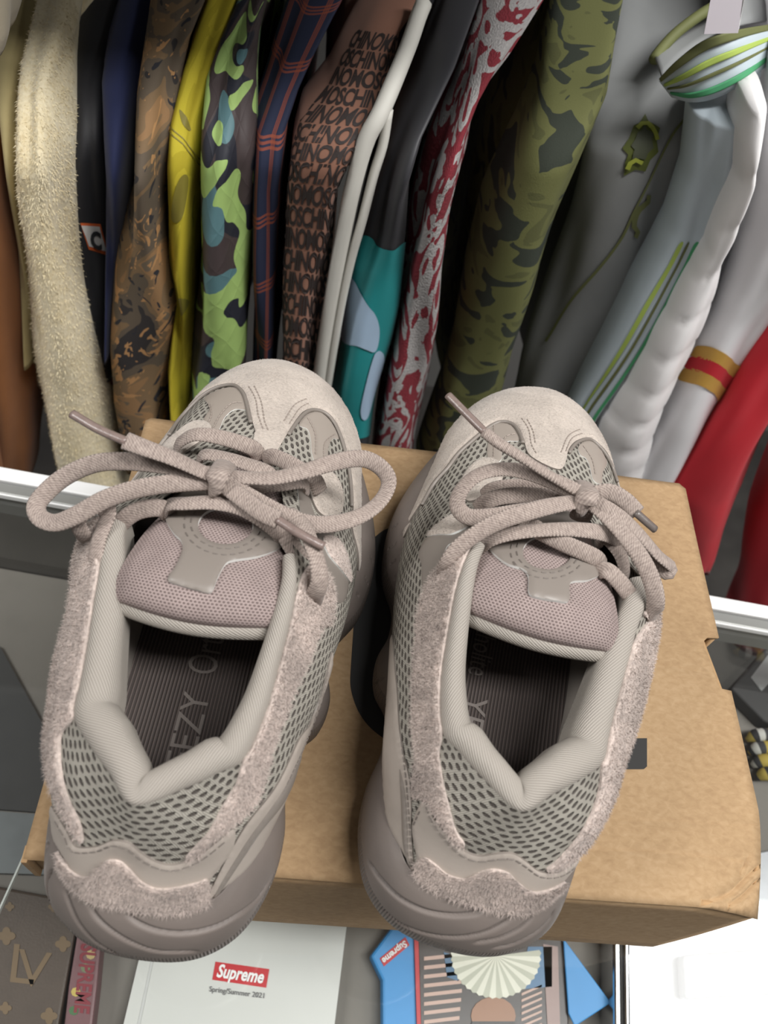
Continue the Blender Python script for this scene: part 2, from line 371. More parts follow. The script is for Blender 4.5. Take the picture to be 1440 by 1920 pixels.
wall_panel('side_panel', (x1 - .0012, nt[-1][1]), (x1 - .0012, y1 - .004), (1, 0))
wall_panel('side_panel', (x1 - .0042, nt[0][1] - .006), (x1 - .0105, nt[-1][1] + .001), (1, 0))
v, f = box_vf((x0 + .003, y0 + .003, .0005), (x1 - .003, y1 - .003, .003)); mesh_obj('bottom_panel', v, f, M['card'], sbox, smooth=False)
# torn flap showing at the open front corner
v, f = box_vf((x0 - .0004, y0 - .0012, .118), (x0 + .0022, y0 + .006, H - .0005)); mesh_obj('flap', v, f, M['card_edge'], sbox, smooth=False)
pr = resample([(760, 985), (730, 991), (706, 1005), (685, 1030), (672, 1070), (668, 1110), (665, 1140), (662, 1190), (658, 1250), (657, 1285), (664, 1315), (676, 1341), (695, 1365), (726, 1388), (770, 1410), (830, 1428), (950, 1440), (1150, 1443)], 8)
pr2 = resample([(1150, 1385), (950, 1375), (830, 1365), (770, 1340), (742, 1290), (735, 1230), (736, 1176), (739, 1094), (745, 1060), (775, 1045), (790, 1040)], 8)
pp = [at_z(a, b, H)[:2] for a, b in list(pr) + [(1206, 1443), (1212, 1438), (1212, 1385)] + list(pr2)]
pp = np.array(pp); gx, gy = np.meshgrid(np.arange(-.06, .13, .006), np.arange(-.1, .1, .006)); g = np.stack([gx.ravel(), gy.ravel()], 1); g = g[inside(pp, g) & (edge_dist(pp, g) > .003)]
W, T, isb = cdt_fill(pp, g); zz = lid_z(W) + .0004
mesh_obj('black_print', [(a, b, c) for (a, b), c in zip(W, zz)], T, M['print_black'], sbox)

# ================================================================== SNEAKERS
# control net of the upper (mm, left foot; x towards the inner side, y towards the toe, z above the lid)
ST = [  # (bottom, low, high, top)
 ((-8, 14, 44), (-8, 26, 61), (-8, 34, 79), (-9, 41, 96)),
 ((17, 20, 44), (16, 30, 60), (13, 38, 78), (8, 50, 96)),
 ((33, 36, 44), (31, 42, 60), (26, 48, 78), (18, 57, 96)),
 ((41, 58, 44), (42, 60, 60), (36, 62, 78), (26, 64, 95)),
 ((46, 86, 42), (46, 85, 58), (41, 84, 77), (30.5, 83, 95)),
 ((49, 106, 40), (50, 104, 58), (44, 103, 78), (32, 102, 96)),
 ((54, 132, 38), (54, 130, 58), (47, 128, 82), (33.5, 126, 104)),
 ((58, 158, 37), (57, 154, 58), (48, 150, 84), (31, 145, 107)),
 ((60, 188, 36), (57, 183, 56), (45, 176, 79), (22, 172, 98)),
 ((58, 212, 36), (53, 205, 54), (40, 200, 73), (14, 198, 89)),
 ((54, 245, 35), (49, 238, 50), (34, 230, 67), (-4, 226, 79)),
 ((50, 275, 34), (44, 266, 48), (28, 258, 62), (-4, 252, 71.5)),
 ((38, 302, 34), (32, 294, 46), (20, 283, 58), (-4, 276, 66)),
 ((20, 321, 34), (17, 312, 46), (10, 302, 55), (-4, 290, 62.5)),
 ((-5, 328, 34), (-5, 319, 46), (-5, 308, 55), (-4, 293, 62)),
 ((-28, 320, 34), (-25, 311, 46), (-18, 300, 55), (-4, 290, 62.5)),
 ((-45, 300, 34), (-40, 291, 46), (-27, 282, 58), (-4, 276, 66)),
 ((-54, 272, 34), (-49, 264, 48), (-36, 257, 63), (-4, 252, 71.5)),
 ((-60, 244, 35), (-55, 238, 51), (-42, 231, 68), (-4, 226, 79)),
 ((-65, 212, 36), (-62, 207, 55), (-49, 202, 75), (-22, 198, 89)),
 ((-70, 186, 37), (-69, 184, 57), (-59, 180, 77), (-34, 172, 97)),
 ((-73, 160, 38), (-73, 160, 58), (-66, 158, 78), (-52, 157, 99)),
 ((-71, 135, 39), (-71, 133, 57), (-63, 130, 76), (-49, 127, 96)),
 ((-66, 108, 41), (-66, 106, 57), (-58, 102, 76), (-45, 99, 92)),
 ((-62, 88, 42), (-61, 87, 58), (-54, 85, 76), (-43, 84, 91)),
 ((-56, 64, 44), (-55, 64, 60), (-49, 67, 77), (-41, 71, 91)),
 ((-46, 38, 44), (-44, 43, 60), (-38, 48, 78), (-31, 60, 94)),
 ((-30, 20, 44), (-29, 30, 60), (-25, 40, 78), (-21, 51, 96)),
]
CLOSED_PAIR = {10: 18, 11: 17, 12: 16, 13: 15, 14: 14, 15: 13, 16: 12, 17: 11, 18: 10}
NU, NV = 336, 40
def upper_net():
    S = np.array(ST, float); k = len(S)
    rows = []
    for i in range(k):
        P = S[i]
        end = S[CLOSED_PAIR[i]][2] if i in CLOSED_PAIR and i != 14 else (np.array((-4, 276, 66.)) if i == 14 else 2 * P[3] - P[2])
        Q = np.vstack([2 * P[0] - P[1], P, end])
        tt = np.linspace(0, 3, NV); ii = np.minimum(tt.astype(int), 2); f = (tt - ii)[:, None]
        p0, p1, p2, p3 = Q[ii], Q[ii + 1], Q[ii + 2], Q[ii + 3]
        rows.append(.5 * ((2 * p1) + (-p0 + p2) * f + (2 * p0 - 5 * p1 + 4 * p2 - p3) * f ** 2 + (-p0 + 3 * p1 - 3 * p2 + p3) * f ** 3))
    R_ = np.array(rows)                         # (k,NV,3)
    G = np.stack([catmull(R_[:, j], NU, True) for j in range(NV)], 1)
    return G                                    # (NU,NV,3)
BASE = upper_net()
# arc-length texture coordinates and the unrolled plan that panels are cut out in
mid = BASE[:, NV // 2]; du = np.linalg.norm(np.roll(mid, -1, 0) - mid, axis=1); UA = np.concatenate([[0], np.cumsum(du)[:-1]])
VA = np.concatenate([np.zeros((NU, 1)), np.cumsum(np.linalg.norm(np.diff(BASE, axis=1), axis=2), axis=1)], 1)
bt = BASE[:, 0, :2]; tg = np.roll(bt, -6, 0) - np.roll(bt, 6, 0); ON = np.stack([tg[:, 1], -tg[:, 0]], 1); ON /= np.linalg.norm(ON, axis=1)[:, None]
FLAT = BASE[:, :, :2] + (1 - np.linspace(0, 1, NV))[None, :, None] * 45.0 * ON[:, None, :]
QF = grid_faces(NU, NV, cu=True)
TRI = [x for q in QF for x in ((q[0], q[1], q[2]), (q[0], q[2], q[3]))]

SOLE = [(-6, 0), (18, 3), (35, 15), (44, 35), (46, 55), (43, 76), (45, 95), (54, 107), (57, 121), (54, 137), (56, 155), (66, 174), (70, 200), (68, 224), (61, 250), (51, 276), (38, 302), (20, 322), (-4, 331), (-28, 324), (-47, 302), (-58, 274), (-65, 244), (-69, 212), (-68, 182), (-61, 156), (-58, 132), (-61, 110), (-60, 86), (-57, 62), (-55, 42), (-47, 18), (-29, 4)]
def sole_pts():
    P = resample(SOLE, .85, True); n = len(P)
    tg = np.roll(P, -8, 0) - np.roll(P, 8, 0); nn = np.stack([tg[:, 1], -tg[:, 0]], 1); nn /= np.linalg.norm(nn, axis=1)[:, None]
    prof = catmull([(9, 0), (3.5, 1.5), (1, 7), (0, 15), (.3, 23), (2.2, 31), (5.5, 38), (9.5, 43), (14, 46.5)], 84)
    y = P[:, 1]
    hs = np.interp(y, [0, 60, 110, 160, 230, 330], [1.0, 1.0, .93, .86, .84, .78])
    ins = np.interp(y, [0, 60, 110, 160, 230, 330], [1.0, .9, .75, .8, .8, .85])
    V = np.zeros((n, 84, 3))
    V[:, :, :2] = P[:, None] - nn[:, None] * (prof[None, :, 0] * ins[:, None])[..., None]
    V[:, :, 2] = prof[None, :, 1] * hs[:, None]
    s = np.concatenate([[0], np.cumsum(np.linalg.norm(np.diff(P, axis=0), axis=1))])
    return V, nn, s

Z1 = lambda x, y: (40 + x / 2, 640 + y / 2)
Z2 = lambda x, y: (40 + x / 2.1176, 1120 + y / 2.1176)
Z3 = lambda x, y: (660 + x / 2.25, 700 + y / 2.25)
Z4 = lambda x, y: (640 + x / 2.1818, 1120 + y / 2.1818)
def zz(fn, *pts): return [fn(*p) for p in pts]
LC = lambda *p: ('L',) + p

class Shoe:
    def __init__(s, pose, mir, label):
        s.mir = mir; s.pose = pose
        s.root = empty('sneaker', (pose[0], pose[1], H), pose[2]); tag(s.root, label, 'sneaker', 'pair of sneakers on the box')
        sx = np.array([-1 if mir else 1, 1, 1.]); s.sx = sx
        s.base = BASE * sx; s.flat = FLAT * sx[:2]
        s.tri = [t_[::-1] for t_ in TRI] if mir else TRI
        s.B3 = BVHTree.FromPolygons([Vector(p) for p in s.base.reshape(-1, 3)], s.tri)
        s.B2 = BVHTree.FromPolygons([Vector((p[0], p[1], 0)) for p in s.flat.reshape(-1, 2)], s.tri)
        b3 = s.base.reshape(-1, 3); T = np.array(s.tri); fn = np.cross(b3[T[:, 1]] - b3[T[:, 0]], b3[T[:, 2]] - b3[T[:, 0]])
        vn = np.zeros_like(b3)
        for j in range(3): np.add.at(vn, T[:, j], fn)
        s.vn = vn / (np.linalg.norm(vn, axis=1)[:, None] + 1e-12); s.b3 = b3; s.b2 = s.flat.reshape(-1, 2)
        c, sn = math.cos(pose[2]), math.sin(pose[2]); s.Rz = np.array([[c, sn, 0], [-sn, c, 0], [0, 0, 1]])
        s.co = s.Rz @ (CAMC - np.array([pose[0], pose[1], H])) * 1000
    def ldir(s, x, y): d = s.Rz @ pray(x, y); return d / np.linalg.norm(d)
    def pz(s, x, y, z): d = s.ldir(x, y); return s.co + d * ((z - s.co[2]) / d[2])          # pixel at local height z (mm)
    def bary(s, fi, p, A):
        a, b, c = s.tri[fi]; P = s.b3 if len(p) == 3 else s.b2
        v0, v1, v2 = P[b] - P[a], P[c] - P[a], np.asarray(p) - P[a]
        d00, d01, d11, d20, d21 = v0 @ v0, v0 @ v1, v1 @ v1, v2 @ v0, v2 @ v1; den = d00 * d11 - d01 * d01 + 1e-18
        w1 = (d11 * d20 - d01 * d21) / den; w2 = (d00 * d21 - d01 * d20) / den
        return A[a] * (1 - w1 - w2) + A[b] * w1 + A[c] * w2
    def hit3(s, x, y):
        d = s.ldir(x, y); loc, nr, fi, _ = s.B3.ray_cast(Vector(s.co), Vector(d))
        if loc is None:
            best = None
            for tt in np.arange(330, 620, 3.0):
                q = s.co + d * tt; l2, n2, f2, dd = s.B3.find_nearest(Vector(q))
                if best is None or dd < best[0]: best = (dd, l2, f2)
            return best[1], best[2]
        return loc, fi
    def d2(s, p):
        """outline entry -> point of the unrolled plan"""
        if p[0] == 'L':
            loc, nr, fi, _ = s.B3.find_nearest(Vector((p[1] * s.sx[0], p[2], p[3])))
        else: loc, fi = s.hit3(*p)
        return s.bary(fi, np.array(loc), s.b2)
    def surf(s, q):
        loc, nr, fi, _ = s.B2.ray_cast(Vector((q[0], q[1], 10)), Vector((0, 0, -1)))
        if loc is None:
            loc, nr, fi, _ = s.B2.find_nearest(Vector((q[0], q[1], 0)))
        p2 = np.array(loc)[:2]
        p = s.bary(fi, p2, s.b3); n = s.bary(fi, p2, s.vn); return p, n / np.linalg.norm(n)
    def obj(s, name, V, F, mat, parent=None, **kw):
        return mesh_obj(name, np.asarray(V) * .001, F, mat, s.root if parent is None else parent, **kw)
    def panel(s, name, outline, mat, th=1.2, o=0.0, step=2.2, edge=None, smooth_out=True, fuzz=0, fl=1.6, puff=0.0):
        Q = np.array([s.d2(p) for p in outline])
        Q = resample(Q, step * .7, True) if smooth_out else Q
        lo, hi = Q.min(0), Q.max(0)
        gx, gy = np.meshgrid(np.arange(lo[0], hi[0], step), np.arange(lo[1], hi[1], step * .87)); gx[1::2] += step / 2
        g = np.stack([gx.ravel(), gy.ravel()], 1); g = g[inside(Q, g)]
        if len(g): g = g[edge_dist(Q, g) > step * .45]
        W, T, isb = cdt_fill(Q, g)
        ed = edge_dist(Q, W)
        n = len(W); P = np.zeros((n, 3)); Nn = np.zeros((n, 3))
        for i in range(n): P[i], Nn[i] = s.surf(W[i])
        hgt = o + th * np.where(ed < .05, .55, 1.0) + puff * (1 - np.exp(-ed / 6))
        V = list(P + Nn * hgt[:, None])
        cnt = {}
        for a, b, c in T:
            for e in ((a, b), (b, c), (c, a)): cnt[e] = cnt.get(e, 0) + 1
        bnd = [e for e in cnt if (e[1], e[0]) not in cnt]
        if s.mir: pass
        F = [tuple(t_) for t_ in T]; fm = [0] * len(F); idx = {}
        for a, b in bnd:
            q = []
            for k in (a, b):
                if k not in idx:
                    idx[k] = len(V); V.append(P[k] + Nn[k] * hgt[k]); V.append(P[k] + Nn[k] * (o - .8))
                q.append(idx[k])
            F.append((q[0], q[0] + 1, q[1] + 1, q[1])); fm.append(1)
        # orientation: plan is counter-clockwise seen from outside (x towards inner side)
        if np.dot(np.cross(V[F[0][1]] - V[F[0][0]], V[F[0][2]] - V[F[0][0]]), Nn[F[0][0]]) < 0: F = [f_[::-1] for f_ in F]
        ob = s.obj(name, V, F, mat, mats=[mat, edge or mat], fmat=fm)
        if fuzz:
            tri = np.array(T); pa, pb, pc = (P[tri[:, k]] + Nn[tri[:, k]] * hgt[tri[:, k]][:, None] for k in range(3)); ar = np.linalg.norm(np.cross(pb - pa, pc - pa), axis=1)
            ch = rng.choice(len(tri), int(fuzz), p=ar / ar.sum()); r1, r2 = rng.random(len(ch)), rng.random(len(ch)); fl_ = r1 + r2 > 1; r1[fl_] = 1 - r1[fl_]; r2[fl_] = 1 - r2[fl_]
            b0 = pa[ch] + (pb - pa)[ch] * r1[:, None] + (pc - pa)[ch] * r2[:, None]; nn = Nn[tri[ch, 0]]
            rv = rng.normal(size=(len(ch), 3)); tang = np.cross(nn, rv); tang /= np.linalg.norm(tang, axis=1)[:, None]
            lean = nn * .55 + tang * .9; lean /= np.linalg.norm(lean, axis=1)[:, None]; ln = fl * (.5 + rng.random(len(ch)))[:, None]
            sd = np.cross(lean, nn); sd /= np.linalg.norm(sd, axis=1)[:, None] + 1e-9
            VV = np.stack([b0 - sd * .14, b0 + sd * .14, b0 + lean * ln], 1).reshape(-1, 3)
            fo = s.obj('nap', VV, np.arange(len(VV)).reshape(-1, 3), mat, parent=ob, smooth=False); fo['kind'] = 'stuff'
        return ob
    def line3(s, pts, step=1.2, off=0.5):
        Q = resample(np.array([s.d2(p) for p in pts]), step); r = [s.surf(q) for q in Q]
        return np.array([p + n * off for p, n in r]), np.array([n for p, n in r])
    def tube(s, name, P, r, mat, nseg=8, parent=None, N=None, flat=1.0, cap=True):
        V, F, U = sweep(P, r, r * flat, nseg, N); return s.obj(name, V, F, mat, parent, uvs=U)
    def stitches(s, pts, mat='stitch', off=1.5, ln=2.0, gap=1.1, r=.32):
        P, N = s.line3(pts, .5, off); L = np.concatenate([[0], np.cumsum(np.linalg.norm(np.diff(P, axis=0), axis=1))])
        V, F = [], []; q = .4
        while q + ln < L[-1]:
            a = np.array([np.interp(q, L, P[:, k]) for k in range(3)]); b = np.array([np.interp(q + ln, L, P[:, k]) for k in range(3)]); n = np.array([np.interp(q, L, N[:, k]) for k in range(3)])
            d = (b - a); d /= np.linalg.norm(d); sd = np.cross(d, n); k = len(V)
            V += [a - sd * r, a + n * r, a + sd * r, b - sd * r, b + n * r, b + sd * r, a - d * .3, b + d * .3]
            F += [(k, k + 3, k + 4, k + 1), (k + 1, k + 4, k + 5, k + 2), (k, k + 1, k + 6), (k + 1, k + 2, k + 6), (k + 3, k + 7, k + 4), (k + 4, k + 7, k + 5)]
            q += ln + gap
        s._st = getattr(s, '_st', []); s._st.append((mat, V, F))
    def flush_stitches(s):
        for mt in {a for a, _, _ in s._st}:
            V, F = [], []
            for a, v_, f_ in s._st:
                if a == mt: F += [tuple(i + len(V) for i in q) for q in f_]; V += v_
            s.obj('stitching', V, F, M[mt], smooth=False)['kind'] = 'stuff'
def sweep(P, ra, rb, nseg=10, N=None, taper=None, twist=None, frac_uv=False):
    """tube of oval section along P; ra across, rb along the normal N"""
    P = np.asarray(P, float); n = len(P); d = np.gradient(P, axis=0); d /= np.linalg.norm(d, axis=1)[:, None] + 1e-12
    if N is None: N = np.tile(np.array([0, 0, 1.0]), (n, 1))
    sd = np.cross(d, N)
    for i in range(n):
        if np.linalg.norm(sd[i]) < .15: sd[i] = sd[i - 1] if i else np.array([1, 0, 0])
    sd /= np.linalg.norm(sd, axis=1)[:, None]; up = np.cross(sd, d)
    if twist is not None:
        c_, s_ = np.cos(twist)[:, None], np.sin(twist)[:, None]; sd, up = sd * c_ + up * s_, up * c_ - sd * s_
    L = np.concatenate([[0], np.cumsum(np.linalg.norm(np.diff(P, axis=0), axis=1))])
    V, U = [], []
    for i in range(n):
        k = 1.0 if taper is None else taper[i]
        for j in range(nseg):
            a = 2 * math.pi * j / nseg; V.append(P[i] + k * (sd[i] * ra * math.cos(a) + up[i] * rb * math.sin(a))); U.append((L[i], j / nseg * (math.pi * (ra + rb) if not frac_uv else 1.0)))
    F = grid_faces(n, nseg, cv=True, flip=True)
    for e, r_ in ((0, range(nseg)), (n - 1, range(nseg - 1, -1, -1))):
        c0 = len(V); V.append(P[e]); U.append((L[e], 0))
        rr = list(r_)
        for j in range(nseg): F.append((e * nseg + rr[(j + 1) % nseg], c0, e * nseg + rr[j])[::-1])
    return V, F, U

TONGUE = [(-4, 232, 77, 12, 2), (-4, 205, 86, 20, 4), (-4, 180, 95, 27, 7), (-5, 156, 104, 32, 9), (-5, 137, 110, 35, 11), (-5, 124, 112, 36, 11), (-5, 116, 110, 36, 11), (-5, 112, 106, 36, 10), (-5, 111.5, 101, 35.5, 9)]
INSOLE = [(-9, 24), (8, 28), (20, 40), (26, 60), (28, 85), (29, 110), (31, 140), (32, 180), (20, 215), (-4, 225), (-30, 212), (-39, 180), (-38, 140), (-37, 110), (-34, 85), (-30, 62), (-24, 42)]
SOLEV, SOLEN, SOLES = sole_pts()
def build_shoe(pose, mir, label, grooves, ticks, text_flip):
    s = Shoe(pose, mir, label); sx = s.sx
    # --- midsole with carved waves
    V = SOLEV * sx; nu, nv = V.shape[:2]; Vf = V.reshape(-1, 3).copy(); F = grid_faces(nu, nv, cu=True, flip=mir)
    bv = BVHTree.FromPolygons([Vector(p) for p in Vf], F)
    nb = np.zeros_like(V); nb[:, :, :2] = (SOLEN * sx[:2])[:, None]; tz = np.linspace(-.6, .9, nv); nb[:, :, 2] = tz; nb /= np.linalg.norm(nb, axis=2)[..., None]; nb = nb.reshape(-1, 3)
    for lines, dep, wd in ((grooves, 3.4, .75), (ticks, 1.4, .5)):
        for g in lines:
            G = []
            for p in resample(g, 4):
                loc, nr, fi, _ = bv.ray_cast(Vector(s.co), Vector(s.ldir(*p)))
                if loc is not None: G.append(np.array(loc))
            if len(G) < 2: continue
            G = resample(np.array(G), .8)
            lo, hi = G.min(0) - 6, G.max(0) + 6; sel = np.where(np.all((Vf > lo) & (Vf < hi), axis=1))[0]
            dd = np.linalg.norm(Vf[sel][:, None] - G[None], axis=2); dm = dd.min(1); ti = dd.argmin(1) / (len(G) - 1)
            fade = np.clip(np.minimum(ti, 1 - ti) * 8 + .15, 0, 1)
            Vf[sel] -= nb[sel] * (dep * fade * np.exp(-(dm / wd) ** 2))[:, None]
    zs = Vf.reshape(nu, nv, 3)[:, :, 2]
    U = np.stack([np.repeat(SOLES[:, None], nv, 1), zs], 2).reshape(-1, 2)
    rim = Vf.reshape(-1, 3)[:nu * nv].reshape(nu, nv, 3)[:, -1].copy(); rim[:, :2] -= (SOLEN * sx[:2]) * 4; rim[:, 2] = 30
    r0 = len(Vf); c0 = r0 + nu; Vf = np.vstack([Vf, rim, [np.array((-6, 150, 0)) * sx], [np.array((-6, 150, 30)) * sx]])
    for i in range(nu):
        j = (i + 1) % nu; a = (i * nv, j * nv, c0); b = (r0 + j, r0 + i, c0 + 1); q_ = (j * nv + nv - 1, i * nv + nv - 1, r0 + i, r0 + j); F.append(a if mir else a[::-1]); F.append(b[::1] if mir else b[::-1]); F.append(q_ if mir else q_[::-1])
    s.obj('midsole', Vf, F, M['midsole'], uvs=np.vstack([U, np.tile([[0, 40.]], (nu, 1)), [[0, 0], [0, 40]]]))
    # --- base of the upper: open mesh
    tot = UA[-1] + du[-1]; UW = np.append(UA, tot) * (round(tot / 5.8) * 5.8 / tot)      # whole number of mesh cells round the shoe
    UVb = np.stack([np.repeat(UW[:, None], NV, 1), np.vstack([VA, VA[:1]])], 2).reshape(-1, 2)
    s.obj('mesh_upper', np.vstack([s.base, s.base[:1]]).reshape(-1, 3), grid_faces(NU + 1, NV, flip=mir), M['mesh'], uvs=UVb)
    # --- insole
    Q = resample(INSOLE, 3, True) * sx[:2]; gx, gy = np.meshgrid(np.arange(-44, 45, 4.), np.arange(26, 224, 4.)); g = np.stack([gx.ravel(), gy.ravel()], 1); g = g[inside(Q, g)]; g = g[edge_dist(Q, g) > 2]
    W, T, isb = cdt_fill(Q, g); ed = edge_dist(Q, W)
    insz = lambda P, e: 40.5 + 2.5 * np.exp(-e / 4) - .012 * (P[:, 1] - 30)
    insole = s.obj('insole', np.column_stack([W, insz(W, ed)]), T, M['insole'], uvs=W)
    for body, y0_, sz, sp in (('YEEZY', 62, 17.5, 1.0), ('Ortholite', 116 if not mir else 118, 20 if not mir else 16, .98)):
        tv, tf = text_geo(body, sz, 0, .0, 'LEFT', sp)
        tv[:, 0] *= .9 if body == 'YEEZY' else .66; wd = tv[:, 0].max()
        if not mir: X = 1 - tv[:, 1]; Y = y0_ + tv[:, 0]
        else: X = -14 + tv[:, 1] + 2; Y = y0_ + wd - tv[:, 0]
        # letters are drawn by their dotted outline: thin strokes raised off the ribs
        P = np.column_stack([X, Y]); s.obj('lettering', np.column_stack([P, insz(P, np.full(len(P), 30.)) + .35]), tf, M['insole_print'], parent=insole, smooth=False)
    # --- collar: padded roll and inner wall
    IQ = resample(INSOLE, 1.0, True)
    ks = list(range(86, -87, -1)); Tp = np.array([BASE[k % NU, -1] for k in ks]); tg = np.gradient(Tp[:, :2], axis=0)
    ker = np.ones(9) / 9; tg = np.stack([np.convolve(np.pad(tg[:, j], 4, 'edge'), ker, 'valid') for j in range(2)], 1)
    inn = np.stack([tg[:, 1], -tg[:, 0]], 1); inn /= np.linalg.norm(inn, axis=1)[:, None]
    ctr = np.array([-6., 95.])
    if np.mean(np.sum(inn * (ctr - Tp[:, :2]), axis=1)) < 0: inn = -inn
    kk = np.array(ks)
    w = np.interp(kk, [-86, -70, -48, -36, -24, -8, 0, 8, 24, 36, 48, 70, 86], [7, 12, 15, 16, 16, 13, 11, 12, 14, 13, 11, 8, 5])
    up_ = np.interp(kk, [-86, -60, -36, -12, 0, 12, 36, 60, 86], [1.5, 4, 5, 4.5, 2.0, 4.5, 5, 4, 1.5])
    prof = [(-.05, -2.5, 0), (.02, .25, 1), (.22, .85, 1), (.5, 1.0, 1), (.78, .7, 1), (.97, -.1, 1), (1.03, -5, 0), (1.08, -13, 0)]
    V = []; U = []; rows = []
    S_ = np.concatenate([[0], np.cumsum(np.linalg.norm(np.diff(Tp, axis=0), axis=1))])
    for i in range(len(ks)):
        P = []
        for d_, z_, m_ in prof: P.append(np.append(Tp[i, :2] + inn[i] * w[i] * d_, Tp[i, 2] + (z_ * up_[i] if m_ else z_)))
        rows.append(catmull(np.array(P), 26))
    R_ = np.array(rows) * sx; UU = np.stack([np.repeat(S_[:, None], 26, 1), np.concatenate([np.zeros((len(ks), 1)), np.cumsum(np.linalg.norm(np.diff(R_, axis=1), axis=2), axis=1)], 1)], 2)
    s.obj('collar_lining', R_.reshape(-1, 3), grid_faces(len(ks), 26, flip=mir), M['lining'], uvs=UU.reshape(-1, 2))
    wall = []
    for i in range(len(ks)):
        a = rows[i][-3]; j = np.argmin(np.linalg.norm(IQ - a[:2], axis=1)); b = np.append(IQ[j], 41.0)
        md = (a + b) / 2; md[:2] = md[:2] * .6 + a[:2] * .4 - inn[i] * 3
        wall.append(catmull(np.array([a, md, b]), 10))
    Wl = np.array(wall) * sx
    s.obj('inner_wall', Wl.reshape(-1, 3), grid_faces(len(ks), 10, flip=mir), M['inner'], uvs=np.stack([np.repeat(S_[:, None], 10, 1), np.repeat(np.arange(10.)[None] * 4, len(ks), 0)], 2).reshape(-1, 2))
    # --- tongue
    TS = catmull(np.array(TONGUE, float), 90); nt_ = 41; TV = []; TU = []
    L_ = np.concatenate([[0], np.cumsum(np.linalg.norm(np.diff(TS[:, :3], axis=0), axis=1))])
    for i, (cx, cy, cz, hw, dr) in enumerate(TS):
        for j in range(nt_):
            q = -1 + 2 * j / (nt_ - 1); ww = L_[i] / L_[-1]
            TV.append((cx + hw * q, cy + 9 * q * q * max(0, ww - .5) * 2, cz - dr * abs(q) ** 2.4 - 2.2 * max(0, abs(q) - .85) / .15)); TU.append((hw * q, L_[i]))
    TV = np.array(TV) * sx; TF = grid_faces(90, nt_, flip=not mir)
    tng = s.obj('tongue', TV, TF, M['tongue'], uvs=TU)
    s.BT = BVHTree.FromPolygons([Vector(p) for p in TV], TF)
    edge = TV.reshape(90, nt_, 3)[-1]; e2 = edge.copy(); e2[:, 2] -= 3.2; e2[:, 1] += 2.0
    V_, F_, U_ = sweep(resample(e2, 1.5), 5.0, 4.6, 12, None); s.obj('tongue_lining', V_, F_, M['lining'], parent=tng, uvs=U_)
    back = TV.reshape(90, nt_, 3)[::3].copy(); back[:, :, 2] -= 7.5; back[-1, :, 1] += 4
    s.obj('tongue_backing', back.reshape(-1, 3), grid_faces(30, nt_, flip=mir), M['inner'], parent=tng)
    return s, tng
def drape(s, name, bvh, outline, mat, th=1.2, hole=None, step=7, edge=None, parent=None, pre=0.0):
    """cut a sheet in the picture's outline and lay it on a surface of the shoe"""
    O = resample(outline, step * .6, True); lo, hi = O.min(0), O.max(0)
    gx, gy = np.meshgrid(np.arange(lo[0], hi[0], step), np.arange(lo[1], hi[1], step)); g = np.stack([gx.ravel(), gy.ravel()], 1)
    g = g[inside(O, g)]; g = g[edge_dist(O, g) > step * .4]; pts = g
    if hole is not None:
        Hh = resample(hole, step * .6, True); pts = np.vstack([g[(edge_dist(Hh, g) > step * .4) & ~inside(Hh, g)], Hh])
    W, T, isb = cdt_fill(O, pts)
    if hole is not None:
        W_ = np.asarray(W); Hs = Hh.mean(0) + (Hh - Hh.mean(0)) * .995
        T = [t_ for t_ in T if not inside(Hs, np.array([W_[list(t_)].mean(0)]))[0]]
    P, N = np.zeros((len(W), 3)), np.zeros((len(W), 3))
    for i, q in enumerate(W):
        d = s.ldir(*q); loc, nr, fi, _ = bvh.ray_cast(Vector(s.co), Vector(d))
        if loc is None:
            best = None
            for tt in np.arange(300, 560, 3.0):
                l2, n2, f2, dd = bvh.find_nearest(Vector(s.co + d * tt))
                if best is None or dd < best[0]: best = (dd, l2, n2)
            loc, nr = best[1], best[2]
        n_ = np.array(nr); n_ = n_ if n_ @ d < 0 else -n_; P[i] = np.array(loc); N[i] = n_
    cnt = {}
    T = [(a, c, b) for a, b, c in T]      # pixel y runs down
    for a, b, c in T:
        for e in ((a, b), (b, c), (c, a)): cnt[e] = 1
    bnd = [e for e in cnt if (e[1], e[0]) not in cnt]; bs = {k for e in bnd for k in e}
    h = np.array([pre + th * (.6 if i in bs else 1.0) for i in range(len(W))])
    V = list(P + N * h[:, None]); F = list(T); fm = [0] * len(F); idx = {}
    for a, b in bnd:
        q = []
        for k in (a, b):
            if k not in idx: idx[k] = len(V); V.append(P[k] + N[k] * h[k]); V.append(P[k] + N[k] * (pre - .5))
            q.append(idx[k])
        F.append((q[0], q[0] + 1, q[1] + 1, q[1])); fm.append(1)
    return s.obj(name, V, F, mat, parent=parent, mats=[mat, edge or mat], fmat=fm)
